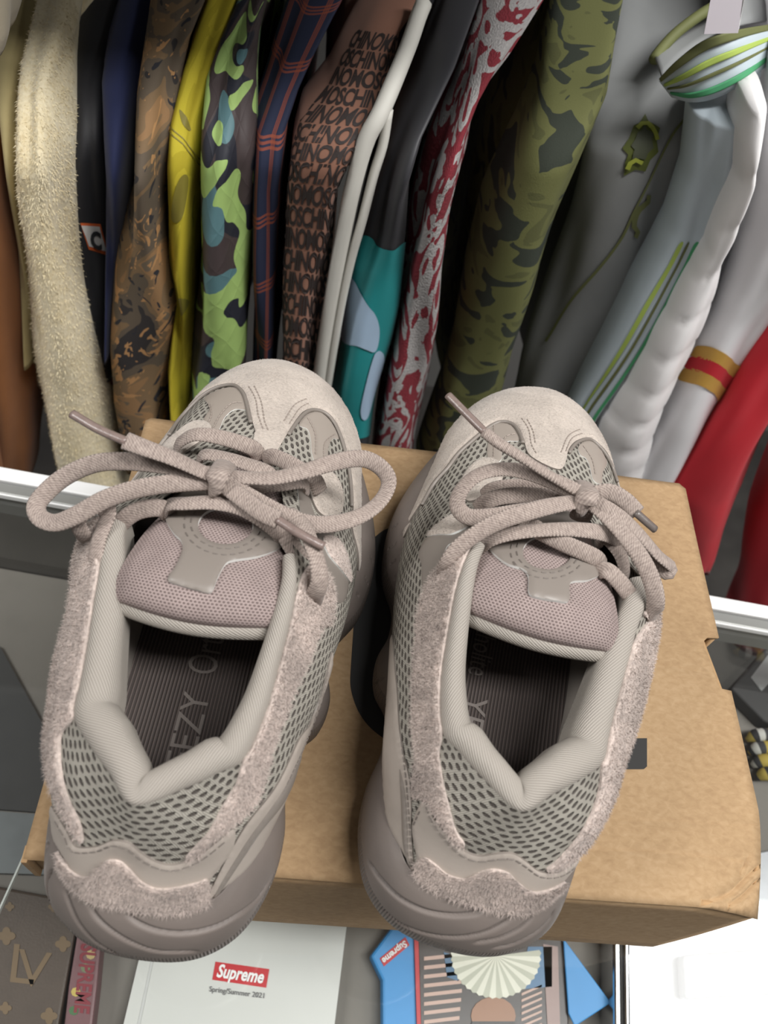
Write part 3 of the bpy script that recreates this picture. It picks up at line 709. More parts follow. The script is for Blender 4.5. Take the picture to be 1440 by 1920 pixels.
def laces(s, segs, aglets, free):
    """segs: lists of (px, py, z mm); one lace per shoe with plastic tips"""
    V, F, U = [], [], []
    for q_, sg in enumerate(segs):
        ra = 4.0; rb = 1.3; N = None
        if isinstance(sg, tuple): sg, ra, rb = sg
        P = np.array([s.pz(*p) for p in sg])
        for e_ in (0, 1):
            if (q_, e_) not in free:
                i_, j_ = (0, 1) if e_ == 0 else (-1, -2); d_ = P[i_] - P[j_]; d_ = d_ / np.linalg.norm(d_) * 4; d_[2] = -7; ext = P[i_] + d_; P = np.vstack([[ext], P]) if e_ == 0 else np.vstack([P, [ext]])
        P = resample(P, 1.4)
        d = np.gradient(P, axis=0); v_, f_, u_ = sweep(P, ra, rb, 14, np.tile(np.array([0, -.35, 1.0]), (len(P), 1)), None, .5 * np.sin(np.arange(len(P)) * .06 + len(V)), True)
        F += [tuple(i + len(V) for i in q) for q in f_]; V += list(v_); U += list(u_)
    lc = s.obj('shoelace', V, F, M['lace'], uvs=U)
    for pts, mt in aglets:
        P = resample(np.array([s.pz(*p) for p in pts]), 1.5); v_, f_, u_ = sweep(P, 2.1, 1.7, 10); s.obj('aglet', v_, f_, M[mt], parent=lc, uvs=u_)
    return lc

# ------------------------------------------------------------------ left-foot shoe
GL = [[(91.5, 1582), (78, 1597), (70, 1615), (67.4, 1634), (70, 1654)], [(97, 1631), (88.5, 1647), (88, 1667), (93, 1691), (103, 1717)],
      [(122, 1670), (132, 1700), (150, 1735), (180, 1767), (220, 1790)], [(165, 1695), (185, 1725), (215, 1750), (255, 1772), (300, 1785), (370, 1785)],
      [(235, 1712), (260, 1732), (300, 1747), (350, 1750), (400, 1740), (440, 1720), (480, 1690), (508, 1648)]]
tk = lambda *a: [[(640 + x / 4.174, 960 + y / 4.174) for x, y in l] for l in a]
TL_ = tk([(240, 185), (260, 225)], [(228, 345), (250, 395)], [(185, 505), (212, 570)], [(120, 635), (140, 665)])
A, tongueA = build_shoe((-.115, -.17, math.radians(-4)), False, 'left-foot taupe suede sneaker, the one with bow loops spread wide to both sides', GL, TL_, False)
bot = lambda *i: [LC(*[c for c in ST[k][0]]) for k in i]
A.panel('toe_overlay', bot(20) + [LC(-66, 200, 50), LC(-58, 226, 54)] + zz(Z1, (545, 375), (590, 300), (645, 235), (700, 190), (750, 168), (800, 165), (838, 195), (855, 250), (868, 310), (878, 355), (858, 400), (852, 425), (890, 440), (935, 447), (958, 415), (990, 360), (1020, 310), (1055, 268), (1095, 255), (1140, 268), (1175, 305), (1200, 360), (1220, 430), (1235, 520), (1240, 620), (1240, 720)) + bot(8, 9, 10, 11, 12, 13, 14, 15, 16, 17, 18, 19), M['suede_toe'], 1.8, 0, 2.4, M['leather'], fuzz=3000, fl=.7)
A.panel('window_overlay', zz(Z1, (690, 215), (755, 180), (810, 178), (842, 220), (850, 258), (800, 258), (762, 290), (738, 338), (700, 330), (686, 295), (708, 250)), M['leather_light'], 1.0, 0, 2, M['edge'])
A.panel('window_overlay', zz(Z1, (1040, 315), (1072, 275), (1118, 268), (1160, 305), (1188, 365), (1165, 368), (1150, 400), (1144, 455), (1105, 460), (1088, 420), (1084, 370), (1072, 332)), M['leather_light'], 1.0, 0, 2, M['edge'])
A.panel('eyestay_lobe', zz(Z1, (535, 400), (590, 345), (640, 308), (690, 305), (715, 328), (700, 360), (645, 400), (600, 428), (555, 432)), M['suede_toe'], 1.6, .4, 2, M['leather'], fuzz=500, fl=.8)
A.panel('eyestay_lobe', zz(Z1, (1078, 545), (1098, 492), (1150, 488), (1188, 530), (1203, 590), (1192, 645), (1150, 665), (1112, 645), (1088, 600)), M['suede_toe'], 1.6, .4, 2, M['leather'], fuzz=700, fl=.9)
A.panel('eyestay_band', zz(Z1, (1035, 520), (1075, 530), (1085, 610), (1105, 660), (1160, 690), (1180, 760), (1225, 850), (1215, 960), (1180, 980), (1160, 930), (1130, 870), (1105, 790), (1060, 700), (1040, 610)), M['leather'], 1.0, 0, 2, M['edge'])
A.panel('eyestay_lobe', zz(Z1, (1125, 740), (1185, 750), (1222, 845), (1225, 905), (1180, 850), (1140, 800)), M['suede_pink'], 1.4, 1.0, 2, M['edge'], fuzz=500, fl=1.2)
A.panel('collar_strip', zz(Z1, (1030, 950), (1050, 880), (1085, 835), (1130, 860), (1162, 930), (1162, 1010), (1150, 1070)) + zz(Z2, (1200, 110), (1160, 180), (1140, 240), (1105, 310), (1060, 420), (1020, 520), (985, 620), (960, 720), (930, 800), (880, 860), (830, 905), (760, 960), (690, 1028), (650, 1034), (700, 975), (745, 925), (790, 840), (850, 740)) + [LC(*ST[k][3]) for k in (3, 4, 5, 6)], M['suede_pink'], 1.9, .2, 2.2, fuzz=9000, fl=2.1)
A.panel('collar_strip', zz(Z1, (215, 745), (255, 700)) + [LC(*ST[k][3]) for k in (21, 22, 23, 24, 25)] + zz(Z2, (165, 540), (158, 600), (165, 700), (192, 800), (238, 900), (248, 968), (232, 965), (190, 885), (140, 785), (113, 700), (98, 565), (100, 480), (132, 350), (158, 200)) + zz(Z1, (182, 1020), (198, 900), (208, 820)), M['suede_pink'], 1.9, .2, 2.2, fuzz=9000, fl=2.1)
A.panel('heel_overlay', zz(Z2, (125, 830), (150, 862), (190, 930), (222, 985), (300, 985), (370, 960), (430, 970), (480, 1010), (540, 1045), (610, 1055), (700, 1020), (780, 960), (832, 915), (845, 930), (835, 990), (790, 1060), (748, 1115)) + [LC(20, 22, 48), LC(8, 17, 46), LC(-8, 15, 47), LC(-25, 18, 46), LC(-40, 30, 48)] + zz(Z2, (125, 950)), M['leather_pale'], 1.4, .3, 2.2, M['leather'])
A.panel('heel_patch', zz(Z2, (135, 1010), (165, 1020), (230, 1085), (275, 1095), (310, 1065), (350, 1030), (400, 1030), (440, 1065), (480, 1110), (540, 1140), (620, 1135), (700, 1115), (735, 1105), (738, 1150), (735, 1200), (640, 1232), (540, 1232), (430, 1217), (320, 1197), (240, 1167), (180, 1122), (140, 1060)), M['suede_pink'], 1.8, 1.6, 2.2, fuzz=7000, fl=2.3)
A.panel('side_band', zz(Z2, (1228, 220), (1170, 470), (1100, 560), (1000, 760), (905, 880), (830, 1000), (748, 1165), (740, 1205)) + bot(2, 3, 4, 5) + [LC(51, 122, 50)], M['leather_pale'], 1.3, .1, 2.2, M['leather'])
A.panel('side_stripe', zz(Z2, (1215, 330), (1130, 560), (1040, 740), (930, 900), (850, 1020), (760, 1180), (785, 1160), (880, 1015), (960, 900), (1065, 745), (1150, 570)), M['leather'], 1.0, 1.0, 2.0)
PIP = zz(Z1, (590, 305), (645, 238), (700, 193), (750, 171), (800, 168), (836, 197), (852, 250), (865, 310))
def piping(s, pts, r=1.1, off=1.0, parent=None, mat='leather'):
    P, N = s.line3(pts, 1.2, off); return s.tube('piping', P, r, M[mat], 8, parent, N)
piping(A, zz(Z1, (560, 355), (595, 300), (648, 240), (702, 196), (752, 174), (800, 171), (832, 200), (848, 252), (860, 310)))
piping(A, zz(Z1, (1000, 355), (1028, 312), (1060, 275), (1095, 262), (1138, 275), (1170, 310), (1193, 362), (1213, 430), (1228, 520), (1232, 620)))
A.stitches(zz(Z1, (855, 180), (880, 230), (888, 290), (905, 340)), 'stitch', 2.0); A.stitches(zz(Z1, (875, 178), (900, 240), (908, 300), (925, 350)), 'stitch', 2.0)
A.stitches(zz(Z1, (1000, 320), (1040, 260), (1080, 238)), 'stitch', 2.0); A.stitches(zz(Z1, (980, 310), (1020, 248), (1070, 222)), 'stitch', 2.0)
A.stitches(zz(Z1, (830, 236), (790, 240), (750, 280), (722, 330)), 'stitch', 1.3); A.stitches(zz(Z1, (705, 240), (715, 280), (700, 320)), 'stitch', 1.3)
A.stitches(zz(Z1, (1070, 290), (1098, 350), (1100, 430)), 'stitch', 1.3); A.stitches(zz(Z1, (1172, 352), (1135, 385), (1130, 450)), 'stitch', 1.3)
A.stitches(zz(Z2, (150, 880), (185, 940), (215, 998), (300, 998), (370, 972), (428, 982), (478, 1022), (540, 1058), (612, 1068), (702, 1034), (780, 975), (825, 935)), 'stitch_dark', 1.9, 2.6, 1.4)
A.stitches(zz(Z2, (1205, 290), (1140, 520), (1060, 700), (960, 870), (870, 1000)), 'stitch_dark', 1.6)
def oval(c, a, b, th=0.0, n=18): return [(c[0] + a * math.cos(2 * math.pi * i / n) * math.cos(th) - b * math.sin(2 * math.pi * i / n) * math.sin(th), c[1] + a * math.cos(2 * math.pi * i / n) * math.sin(th) + b * math.sin(2 * math.pi * i / n) * math.cos(th)) for i in range(n)]
tabA = drape(A, 'pull_tab', A.BT, zz(Z1, (525, 612), (545, 680), (575, 730), (600, 755), (605, 795), (578, 855), (552, 900), (600, 920), (660, 937), (710, 945), (737, 890), (765, 842), (800, 828), (880, 815), (950, 790), (990, 760), (1008, 725), (1000, 690), (960, 640), (900, 600), (860, 560), (790, 540), (700, 535), (620, 545), (560, 565), (530, 585)), M['leather'], 1.6, zz(Z1, *oval((765, 700), 102, 70)), 6, M['edge'], tongueA, .6)
def ring_stitch(s, bvh, pts, parent, off=2.4):
    V, F = [], []; P = resample(pts, 8)
    for i in range(0, len(P) - 1, 2):
        q = []
        for k in (i, i + 1):
            d = s.ldir(*(P[k])); loc, nr, fi, _ = bvh.ray_cast(Vector(s.co), Vector(d))
            if loc is None: break
            n_ = np.array(nr); n_ = n_ if n_ @ d < 0 else -n_; q.append((np.array(loc) + n_ * off, n_))
        if len(q) < 2: continue
        (a, n1), (b, n2) = q; dd = (b - a) / np.linalg.norm(b - a); sd = np.cross(dd, n1) * .3; k = len(V)
        V += [a - sd, a + n1 * .25, a + sd, b - sd, b + n1 * .25, b + sd]; F += [(k, k + 3, k + 4, k + 1), (k + 1, k + 4, k + 5, k + 2)]
    o = s.obj('stitching', V, F, M['stitch_dark'], parent, smooth=False); o['kind'] = 'stuff'
ring_stitch(A, A.BT, zz(Z1, *oval((765, 700), 128, 92)[-2:], *oval((765, 700), 128, 92)[:12]), tabA)
ring_stitch(A, A.BT, zz(Z1, *oval((765, 703), 152, 112)[-2:], *oval((765, 703), 152, 112)[:12]), tabA)
A.flush_stitches()
z1 = lambda *pts: [(*Z1(x, y), z) for x, y, z in pts]
laces(A, [
    z1((390, 372, 131), (450, 395, 131), (560, 435, 128), (660, 480, 122), (735, 515, 117)),
    z1((735, 505, 116), (640, 485, 119), (500, 460, 120), (380, 450, 118), (270, 460, 114), (160, 510, 108), (80, 580, 103), (55, 625, 101), (75, 665, 101), (130, 680, 103), (210, 650, 108), (320, 590, 114), (450, 550, 117), (600, 530, 117), (730, 528, 116)),
    z1((750, 505, 116), (850, 512, 118), (950, 512, 119), (1060, 488, 119), (1180, 452, 117), (1280, 440, 113), (1350, 475, 108), (1378, 530, 104), (1345, 600, 101), (1270, 655, 101), (1160, 685, 104), (1060, 680, 108), (960, 640, 112), (840, 575, 115), (760, 535, 116)),
    z1((760, 540, 117), (830, 590, 118), (900, 640, 119), (965, 672, 119)),
    (z1((722, 560, 112), (728, 530, 121), (742, 495, 122), (765, 465, 113)), 5.0, 2.4),
    z1((560, 612, 107), (620, 608, 111), (720, 605, 113), (820, 622, 113), (900, 662, 112), (965, 712, 107)),
    z1((350, 720, 92), (385, 670, 100), (440, 635, 104), (520, 625, 105)),
    z1((1010, 650, 109), (1055, 690, 112), (1085, 750, 114), (1112, 830, 113), (1118, 900, 109), (1102, 950, 102), (1090, 985, 90)),
    z1((285, 610, 108), (240, 630, 106), (215, 680, 101), (232, 725, 95), (262, 760, 84)),
    z1((310, 610, 106), (325, 650, 103), (292, 740, 99), (275, 830, 95), (268, 870, 86)),
    z1((600, 375, 88), (650, 350, 94), (720, 355, 95), (800, 375, 93), (870, 402, 90)), z1((940, 432, 90), (1000, 455, 93), (1060, 490, 94), (1100, 520, 92)),
    z1((690, 425, 96), (760, 435, 99), (830, 455, 100), (920, 490, 101)), z1((560, 470, 95), (640, 500, 103), (760, 500, 104)), z1((900, 540, 104), (980, 535, 103), (1050, 530, 99)),
    z1((985, 720, 104), (1010, 760, 103), (1040, 810, 99)),
], [(z1((190, 272, 131), (290, 330, 131), (395, 376, 131)), 'aglet'), (z1((960, 668, 119), (1045, 722, 119), (1135, 770, 117)), 'aglet')], {(0, 0), (3, 1)})

# ------------------------------------------------------------------ right-foot shoe
GR = [[(690.6, 1616), (711.7, 1647.5), (748.6, 1684), (796, 1708), (849, 1717), (891, 1713), (912, 1703)], [(717, 1705.5), (754, 1734.5), (806.6, 1753), (859, 1758), (907, 1750), (944, 1732), (962, 1719)],
      [(891, 1769), (933, 1761), (970, 1745), (994, 1724), (1002, 1713)], [(925, 1779), (965, 1770), (1007, 1748), (1031, 1724), (1039, 1708)], [(1018, 1768), (1044, 1748), (1060, 1716), (1066, 1690)]]
TR_ = tk([(385, 135), (440, 95)], [(360, 295), (430, 240)], [(375, 415), (425, 375)], [(410, 525), (440, 490)], [(250, 1350), (345, 1280)])
B, tongueB = build_shoe((.0047, -.158, math.radians(-11.34)), True, 'right-foot taupe suede sneaker standing beside the box lid\'s finger notch', GR, TR_, True)
B.panel('toe_overlay', bot(8) + [LC(58, 190, 48)] + zz(Z3, (240, 640), (290, 560), (340, 470), (400, 400), (445, 340), (500, 288), (560, 238), (610, 208), (652, 204), (690, 220), (715, 258), (728, 300), (745, 345), (790, 378), (840, 402), (880, 408), (898, 380), (906, 340), (920, 310), (950, 285), (1000, 276), (1045, 308), (1078, 350), (1102, 400), (1122, 460)) + [LC(-58, 226, 54), LC(-66, 200, 50)] + bot(20, 19, 18, 17, 16, 15, 14, 13, 12, 11, 10, 9), M['suede_toe'], 1.8, 0, 2.4, M['leather'], fuzz=3000, fl=.7)
B.panel('window_overlay', zz(Z3, (555, 245), (615, 214), (668, 220), (702, 262), (703, 288), (658, 290), (636, 322), (626, 372), (582, 376), (570, 330), (574, 290)), M['leather_light'], 1.0, 0, 2, M['edge'])
B.panel('window_overlay', zz(Z3, (955, 308), (998, 286), (1040, 318), (1070, 370), (1056, 420), (1050, 468), (1016, 452), (1002, 400), (986, 362), (960, 345)), M['leather_light'], 1.0, 0, 2, M['edge'])
B.panel('eyestay_lobe', zz(Z3, (468, 450), (508, 390), (560, 363), (612, 374), (634, 410), (632, 462), (590, 505), (540, 535), (490, 545), (468, 505)), M['suede_toe'], 1.6, .4, 2, M['leather'], fuzz=700, fl=.9)
B.panel('eyestay_lobe', zz(Z3, (318, 690), (370, 638), (430, 598), (500, 598), (512, 640), (430, 682), (375, 686)), M['suede_toe'], 1.5, .4, 2, M['edge'], fuzz=500, fl=1)
B.panel('eyestay_band', zz(Z3, (285, 760), (325, 692), (430, 684), (520, 640), (495, 700), (410, 725), (385, 790), (372, 850), (330, 900), (300, 900), (296, 810)), M['leather'], 1.0, 0, 2, M['edge'])
B.panel('collar_strip', zz(Z3, (500, 735), (430, 775), (385, 810), (335, 870), (300, 960), (275, 1080)) + zz(Z4, (318, 120), (302, 300), (298, 500), (308, 640), (298, 810), (345, 822), (400, 905), (455, 985), (495, 1020), (505, 1005), (470, 950), (442, 850), (420, 760), (402, 645)) + [LC(*ST[k][3]) for k in (3, 4, 5, 6)] + zz(Z3, (490, 780)), M['suede_pink'], 1.9, .2, 2.2, fuzz=9000, fl=2.1)
B.panel('collar_strip', zz(Z3, (1205, 960), (1235, 1000), (1265, 1030), (1310, 960)) + zz(Z4, (1300, 80), (1296, 180), (1282, 330), (1250, 480), (1220, 600), (1170, 710), (1120, 835), (1080, 925), (1030, 995), (960, 1055), (890, 1110), (835, 1112), (880, 1075), (955, 990), (1015, 890), (1048, 790), (1060, 700)) + [LC(*ST[k][3]) for k in (25, 24, 23, 22)], M['suede_pink'], 1.9, .2, 2.2, fuzz=9000, fl=2.1)
B.panel('heel_overlay', zz(Z4, (296, 930), (348, 825), (382, 900), (430, 960), (490, 1022), (560, 1052), (640, 1042), (700, 1042), (750, 1072), (800, 1112), (850, 1122), (900, 1110), (965, 1060), (950, 1105), (920, 1150), (908, 1170)) + [LC(-40, 30, 48), LC(-25, 18, 46), LC(-8, 15, 47), LC(8, 17, 46), LC(20, 22, 48)] + zz(Z4, (312, 1060)), M['leather_pale'], 1.4, .3, 2.2, M['leather'])
B.panel('heel_patch', zz(Z4, (308, 1140), (314, 1080), (345, 1053), (390, 1078), (440, 1120), (510, 1137), (560, 1112), (620, 1095), (680, 1110), (720, 1150), (770, 1187), (830, 1182), (880, 1160), (912, 1158), (912, 1190), (860, 1242), (800, 1277), (740, 1287), (660, 1272), (560, 1247), (460, 1217), (380, 1182), (330, 1162)), M['suede_pink'], 1.8, 1.6, 2.2, fuzz=7000, fl=2.3)
B.panel('side_band', zz(Z4, (228, 340), (240, 520), (258, 640), (285, 760), (290, 920), (296, 1060), (306, 1140)) + bot(2, 3, 4, 5) + [LC(51, 122, 50)], M['leather_pale'], 1.3, .1, 2.2, M['leather'])
B.panel('side_stripe', zz(Z4, (250, 700), (272, 800), (280, 940), (284, 1060), (290, 1140), (272, 1110), (262, 1000), (256, 860)), M['leather'], 1.0, 1.0, 2.0)
piping(B, zz(Z3, (300, 560), (348, 475), (408, 405), (452, 345), (506, 294), (564, 245), (612, 215), (650, 211), (685, 226), (708, 262), (720, 300)))
piping(B, zz(Z3, (913, 340), (928, 315), (955, 292), (1000, 284), (1040, 315), (1070, 355), (1094, 405), (1112, 460)))
B.stitches(zz(Z3, (715, 200), (745, 250), (755, 310), (775, 350)), 'stitch', 2.0); B.stitches(zz(Z3, (738, 205), (762, 255), (772, 310)), 'stitch', 2.0)
B.stitches(zz(Z3, (895, 340), (920, 285), (965, 262)), 'stitch', 2.0); B.stitches(zz(Z3, (875, 345), (905, 275), (955, 245)), 'stitch', 2.0)
B.stitches(zz(Z3, (600, 225), (600, 290), (598, 370)), 'stitch', 1.3); B.stitches(zz(Z3, (690, 262), (650, 275), (630, 320)), 'stitch', 1.3); B.stitches(zz(Z3, (970, 310), (1008, 370), (1022, 440)), 'stitch', 1.3)
B.stitches(zz(Z4, (355, 845), (380, 910), (428, 972), (488, 1034), (560, 1066), (640, 1056), (700, 1055), (748, 1085), (800, 1125), (850, 1134), (900, 1122), (950, 1085)), 'stitch_dark', 1.9, 2.6, 1.4)
B.stitches(zz(Z4, (305, 925), (340, 850)), 'stitch_dark', 1.9); B.stitches(zz(Z4, (255, 560), (270, 700), (284, 860), (290, 1000), (298, 1110)), 'stitch_dark', 1.6)
tabB = drape(B, 'pull_tab', B.BT, zz(Z3, (558, 690), (575, 740), (610, 780), (660, 815), (720, 835), (742, 865), (745, 935), (790, 955), (850, 965), (908, 968), (912, 902), (930, 886), (990, 880), (1050, 850), (1080, 810), (1072, 770), (1040, 720), (990, 650), (940, 600), (860, 590), (760, 600), (660, 635), (590, 665)), M['leather'], 1.6, zz(Z3, *oval((820, 765), 102, 72)), 6, M['edge'], tongueB, .6)
ring_stitch(B, B.BT, zz(Z3, *oval((820, 765), 128, 92)[-2:], *oval((820, 765), 128, 92)[:12]), tabB)
ring_stitch(B, B.BT, zz(Z3, *oval((820, 768), 152, 112)[-2:], *oval((820, 768), 152, 112)[:12]), tabB)
B.flush_stitches()
z3 = lambda *pts: [(*Z3(x, y), z) for x, y, z in pts]
laces(B, [
    (z3((558, 248, 130), (620, 295, 130), (700, 345, 129), (800, 410, 125), (900, 470, 121), (990, 525, 117)), 2.9, 1.9),
    z3((975, 520, 117), (860, 460, 119), (740, 418, 119), (630, 405, 117), (530, 430, 114), (460, 495, 109), (445, 560, 105), (490, 605, 104), (580, 605, 107), (700, 585, 111), (830, 565, 114), (960, 540, 116)),
    z3((985, 540, 116), (860, 555, 119), (740, 585, 120), (620, 625, 118), (520, 680, 114), (440, 745, 109), (398, 810, 102), (385, 850, 90)),
    z3((1000, 520, 117), (1080, 500, 120), (1150, 535, 119), (1205, 590, 116)),
    z3((1010, 545, 117), (1110, 590, 118), (1200, 665, 114), (1290, 765, 106), (1345, 815, 100), (1330, 838, 98), (1270, 790, 99), (1190, 690, 106), (1090, 600, 113), (1020, 560, 116)),
    z3((1015, 560, 116), (1110, 640, 117), (1200, 750, 114), (1255, 850, 110), (1280, 940, 105), (1276, 1005, 97), (1266, 1040, 85)),
    (z3((975, 580, 111), (985, 545, 121), (995, 510, 122), (985, 475, 114)), 5.2, 2.4),
    z3((585, 700, 107), (680, 675, 112), (820, 660, 115), (960, 660, 115), (1080, 680, 111), (1150, 720, 104)),
    z3((720, 625, 107), (800, 670, 112), (900, 720, 112), (1030, 780, 106)),
    z3((1070, 830, 106), (1120, 870, 104), (1170, 935, 98)),
    z3((600, 490, 94), (700, 478, 99), (800, 490, 102), (900, 520, 104)), z3((570, 540, 97), (640, 520, 101), (740, 515, 103), (850, 530, 105)),
    z3((1080, 700, 105), (1130, 760, 104), (1150, 830, 98)),
], [(z3((405, 92, 130), (480, 168, 130), (562, 250, 130)), 'aglet'), (z3((1195, 585, 117), (1240, 625, 114), (1278, 658, 111)), 'aglet_dark')], {(0, 0), (3, 1)})

# ================================================================== GARMENTS ON THE RAIL BEHIND THE CASE
def cloth(name, c, rough=.85, bs=900, b=.15, sheen=.1, var=.12):
    t = NT(name); o = t.obj(); n1 = t.noise(o, 14, 4); c = lin(c)
    col = t.ramp(n1, [(.3, tuple(k * (1 - var) for k in c)), (.7, tuple(min(1, k * (1 + var)) for k in c))])
    return t.fin(col, rough, t.bump(t.noise(o, bs, 3), b, .0008), Sheen_Weight=sheen)
def patches(name, scale, stops, stretch=(1, 1, 1), dist=1.0, detail=1.0, bs=700, b=.15, rough=.85, seed=0, layer=None):
    """blotches of flat colour printed on cloth: stops (threshold, colour)"""
    t = NT(name); uvv, u, v = t.uv(); vec = t.mapping(uvv, stretch); nd = t.n('ShaderNodeVectorMath', operation='ADD'); t.t.links.new(vec, nd.inputs[0]); nd.inputs[1].default_value = (seed, seed * .7, seed * .3); vec = nd.outputs[0]
    f = t.noise(vec, scale, detail, dist, .4); col = t.ramp(f, [(p, lin(c)) for p, c in stops], True)
    if layer:
        for sc, th, c, ds in layer:
            g = t.m('GREATER_THAN', t.noise(vec, sc, 2.0, ds, .5), th); col = t.mix(g, col, lin(c))
    return t.fin(col, rough, t.bump(t.noise(t.obj(), bs, 3), b, .0008))
G_ = {}
G_['brown'] = cloth('brown_suede', (146, 92, 48)); G_['khaki'] = cloth('khaki_cotton', (178, 163, 116)); G_['beige'] = cloth('pale_check_cotton', (190, 170, 140))
G_['black'] = cloth('black_nylon', (34, 34, 38), .6); G_['navy'] = cloth('navy_cotton', (32, 40, 78)); G_['grey_cream'] = cloth('cream_knit', (170, 160, 140))
t = NT('cream_fleece'); o_ = t.obj(); n1 = t.noise(o_, 18, 5, .8); n2 = t.noise(t.mapping(o_, (1, 1, .5)), 420, 4)
G_['cream'] = t.fin(t.ramp(t.m('ADD', t.m('MULTIPLY', n1, .5), t.m('MULTIPLY', n2, .5)), [(.32, lin((216, 199, 158))), (.6, lin((238, 226, 194)))]), .95, t.bump(n2, .6, .0018), Sheen_Weight=.3)
G_['figure'] = patches('brown_painted_camo', 17, [(0, (52, 48, 48)), (.36, (98, 86, 72)), (.47, (128, 104, 76)), (.58, (150, 116, 80)), (.66, (112, 98, 80))], (.8, 1, 1), 1.6, 2.0, layer=[(34, .62, (182, 138, 92), 2.4), (26, .64, (44, 44, 50), 2.2)])
G_['yellow'] = patches('yellow_print', 30, [(0, (182, 166, 40)), (.5, (198, 182, 50)), (.7, (150, 140, 52))], (1, .5, 1), .8, 3.0)
t = NT('lime_camo'); uvv, u, v = t.uv(); f = t.noise(t.mapping(uvv, (.75, 1.25, 1)), 19, .6, .9, .3); g2 = t.noise(t.mapping(uvv, (.8, 1.1, 1), (0, 0, .3)), 17, .6, .8, .3); g3 = t.noise(t.mapping(uvv, (.7, 1.1, 1), (0, 0, .2)), 14, .6, .8, .3)
col = t.mix(t.m('GREATER_THAN', g2, .53), lin((70, 60, 60)), lin((38, 40, 50))); col = t.mix(t.m('GREATER_THAN', g3, .60), col, lin((88, 124, 130))); col = t.mix(t.m('GREATER_THAN', f, .515), col, lin((160, 190, 112)))
sq = t.m('ABSOLUTE', t.m('SINE', t.m('MULTIPLY', t.m('ADD', u, v), 90.0))); sq2 = t.m('ABSOLUTE', t.m('SINE', t.m('MULTIPLY', t.m('SUBTRACT', u, v), 90.0)))
G_['lime'] = t.fin(col, .6, t.bump(t.m('MINIMUM', t.m('POWER', sq, .4), t.m('POWER', sq2, .4)), .25, .002))
t = NT('navy_plaid'); uvv, u, v = t.uv()
def band(t, x, pitch, off, w): return t.m('LESS_THAN', t.m('ABSOLUTE', t.m('SUBTRACT', t.m('FRACT', t.m('ADD', t.m('DIVIDE', x, pitch), off)), .5)), w / pitch)
col = lin((30, 37, 62)); a_ = None
for x_, p_, offs, w_ in ((v, .062, (.0, .065, .13), .0011), (u, .034, (.0, .1, .2), .0012)):
    for of in offs:
        b_ = band(t, x_, p_, of, w_); col = t.mix(t.m('MULTIPLY', b_, .6), col, lin((160, 80, 50)))
G_['plaid'] = t.fin(col, .85, t.bump(t.noise(t.obj(), 900, 2), .1, .0006))
G_['mosch'] = cloth('brown_jersey', (134, 94, 76), .8, 900, .1, .1, .06); G_['mosch_print'] = cloth('dark_print', (46, 37, 35), .7, 900, .05, 0, .1)
G_['white_trim'] = cloth('white_trim', (206, 204, 196), .6, 600, .05, .05, .05); G_['charcoal'] = cloth('charcoal_nylon', (50, 50, 54), .55, 900, .06, .05, .1)
G_['teal'] = cloth('teal_nylon', (34, 140, 142), .45, 900, .05, .05, .1); G_['sky'] = cloth('pale_blue_nylon', (166, 190, 214), .5, 900, .05, .05, .06)
t = NT('red_grey_jacquard'); uvv, u, v = t.uv(); f = t.noise(t.mapping(uvv, (1, .75, 1)), 23, .8, 3.4, .4); n2 = t.noise(uvv, 420, 2)
w_ = t.m('GREATER_THAN', t.m('ADD', f, t.m('MULTIPLY', t.m('SUBTRACT', n2, .5), .10)), .50)
G_['jacq'] = t.fin(t.mix(w_, t.mix(n2, lin((126, 124, 124)), lin((186, 182, 180))), t.mix(n2, lin((104, 30, 40)), lin((132, 42, 52)))), .95, t.bump(n2, .6, .002))
G_['olive'] = patches('olive_camo', 30, [(0, (44, 50, 40)), (.44, (96, 98, 56)), (.62, (82, 84, 48))], (.6, 1.25, 1), 1.2, 1.5, 900, .3)
G_['grey'] = cloth('grey_nylon', (136, 138, 138), .6, 900, .05, .05, .08); G_['ice'] = cloth('ice_blue_nylon', (190, 202, 210), .55, 900, .05, .05, .06)
G_['puffer'] = cloth('white_puffer', (236, 234, 234), .5, 900, .03, .05, .03); G_['white'] = cloth('white_satin', (240, 240, 243), .45, 900, .03, .05, .03)
G_['red'] = cloth('red_cotton', (192, 24, 40), .8, 900, .08, .1, .06); G_['gold'] = cloth('gold_rib', (196, 152, 66), .7, 300, .3, .1, .08)
G_['limeline'] = cloth('lime_line', (168, 190, 90), .7, 900, .05, 0, .04); G_['greenline'] = cloth('green_line', (74, 154, 106), .7, 900, .05, 0, .04); G_['oliveline'] = cloth('olive_line', (106, 110, 66), .7, 900, .05, 0, .04)
def fold(a, zc, seed, amp):
    return amp * (math.sin(3 * a + 4 * zc * 6 + seed) * .5 + math.sin(5 * a - 9 * zc + seed * 2.3) * .3 + noise.noise(Vector((math.cos(a) * 1.3 + seed, math.sin(a) * 1.3, zc * 7 + seed))) * 1.0)
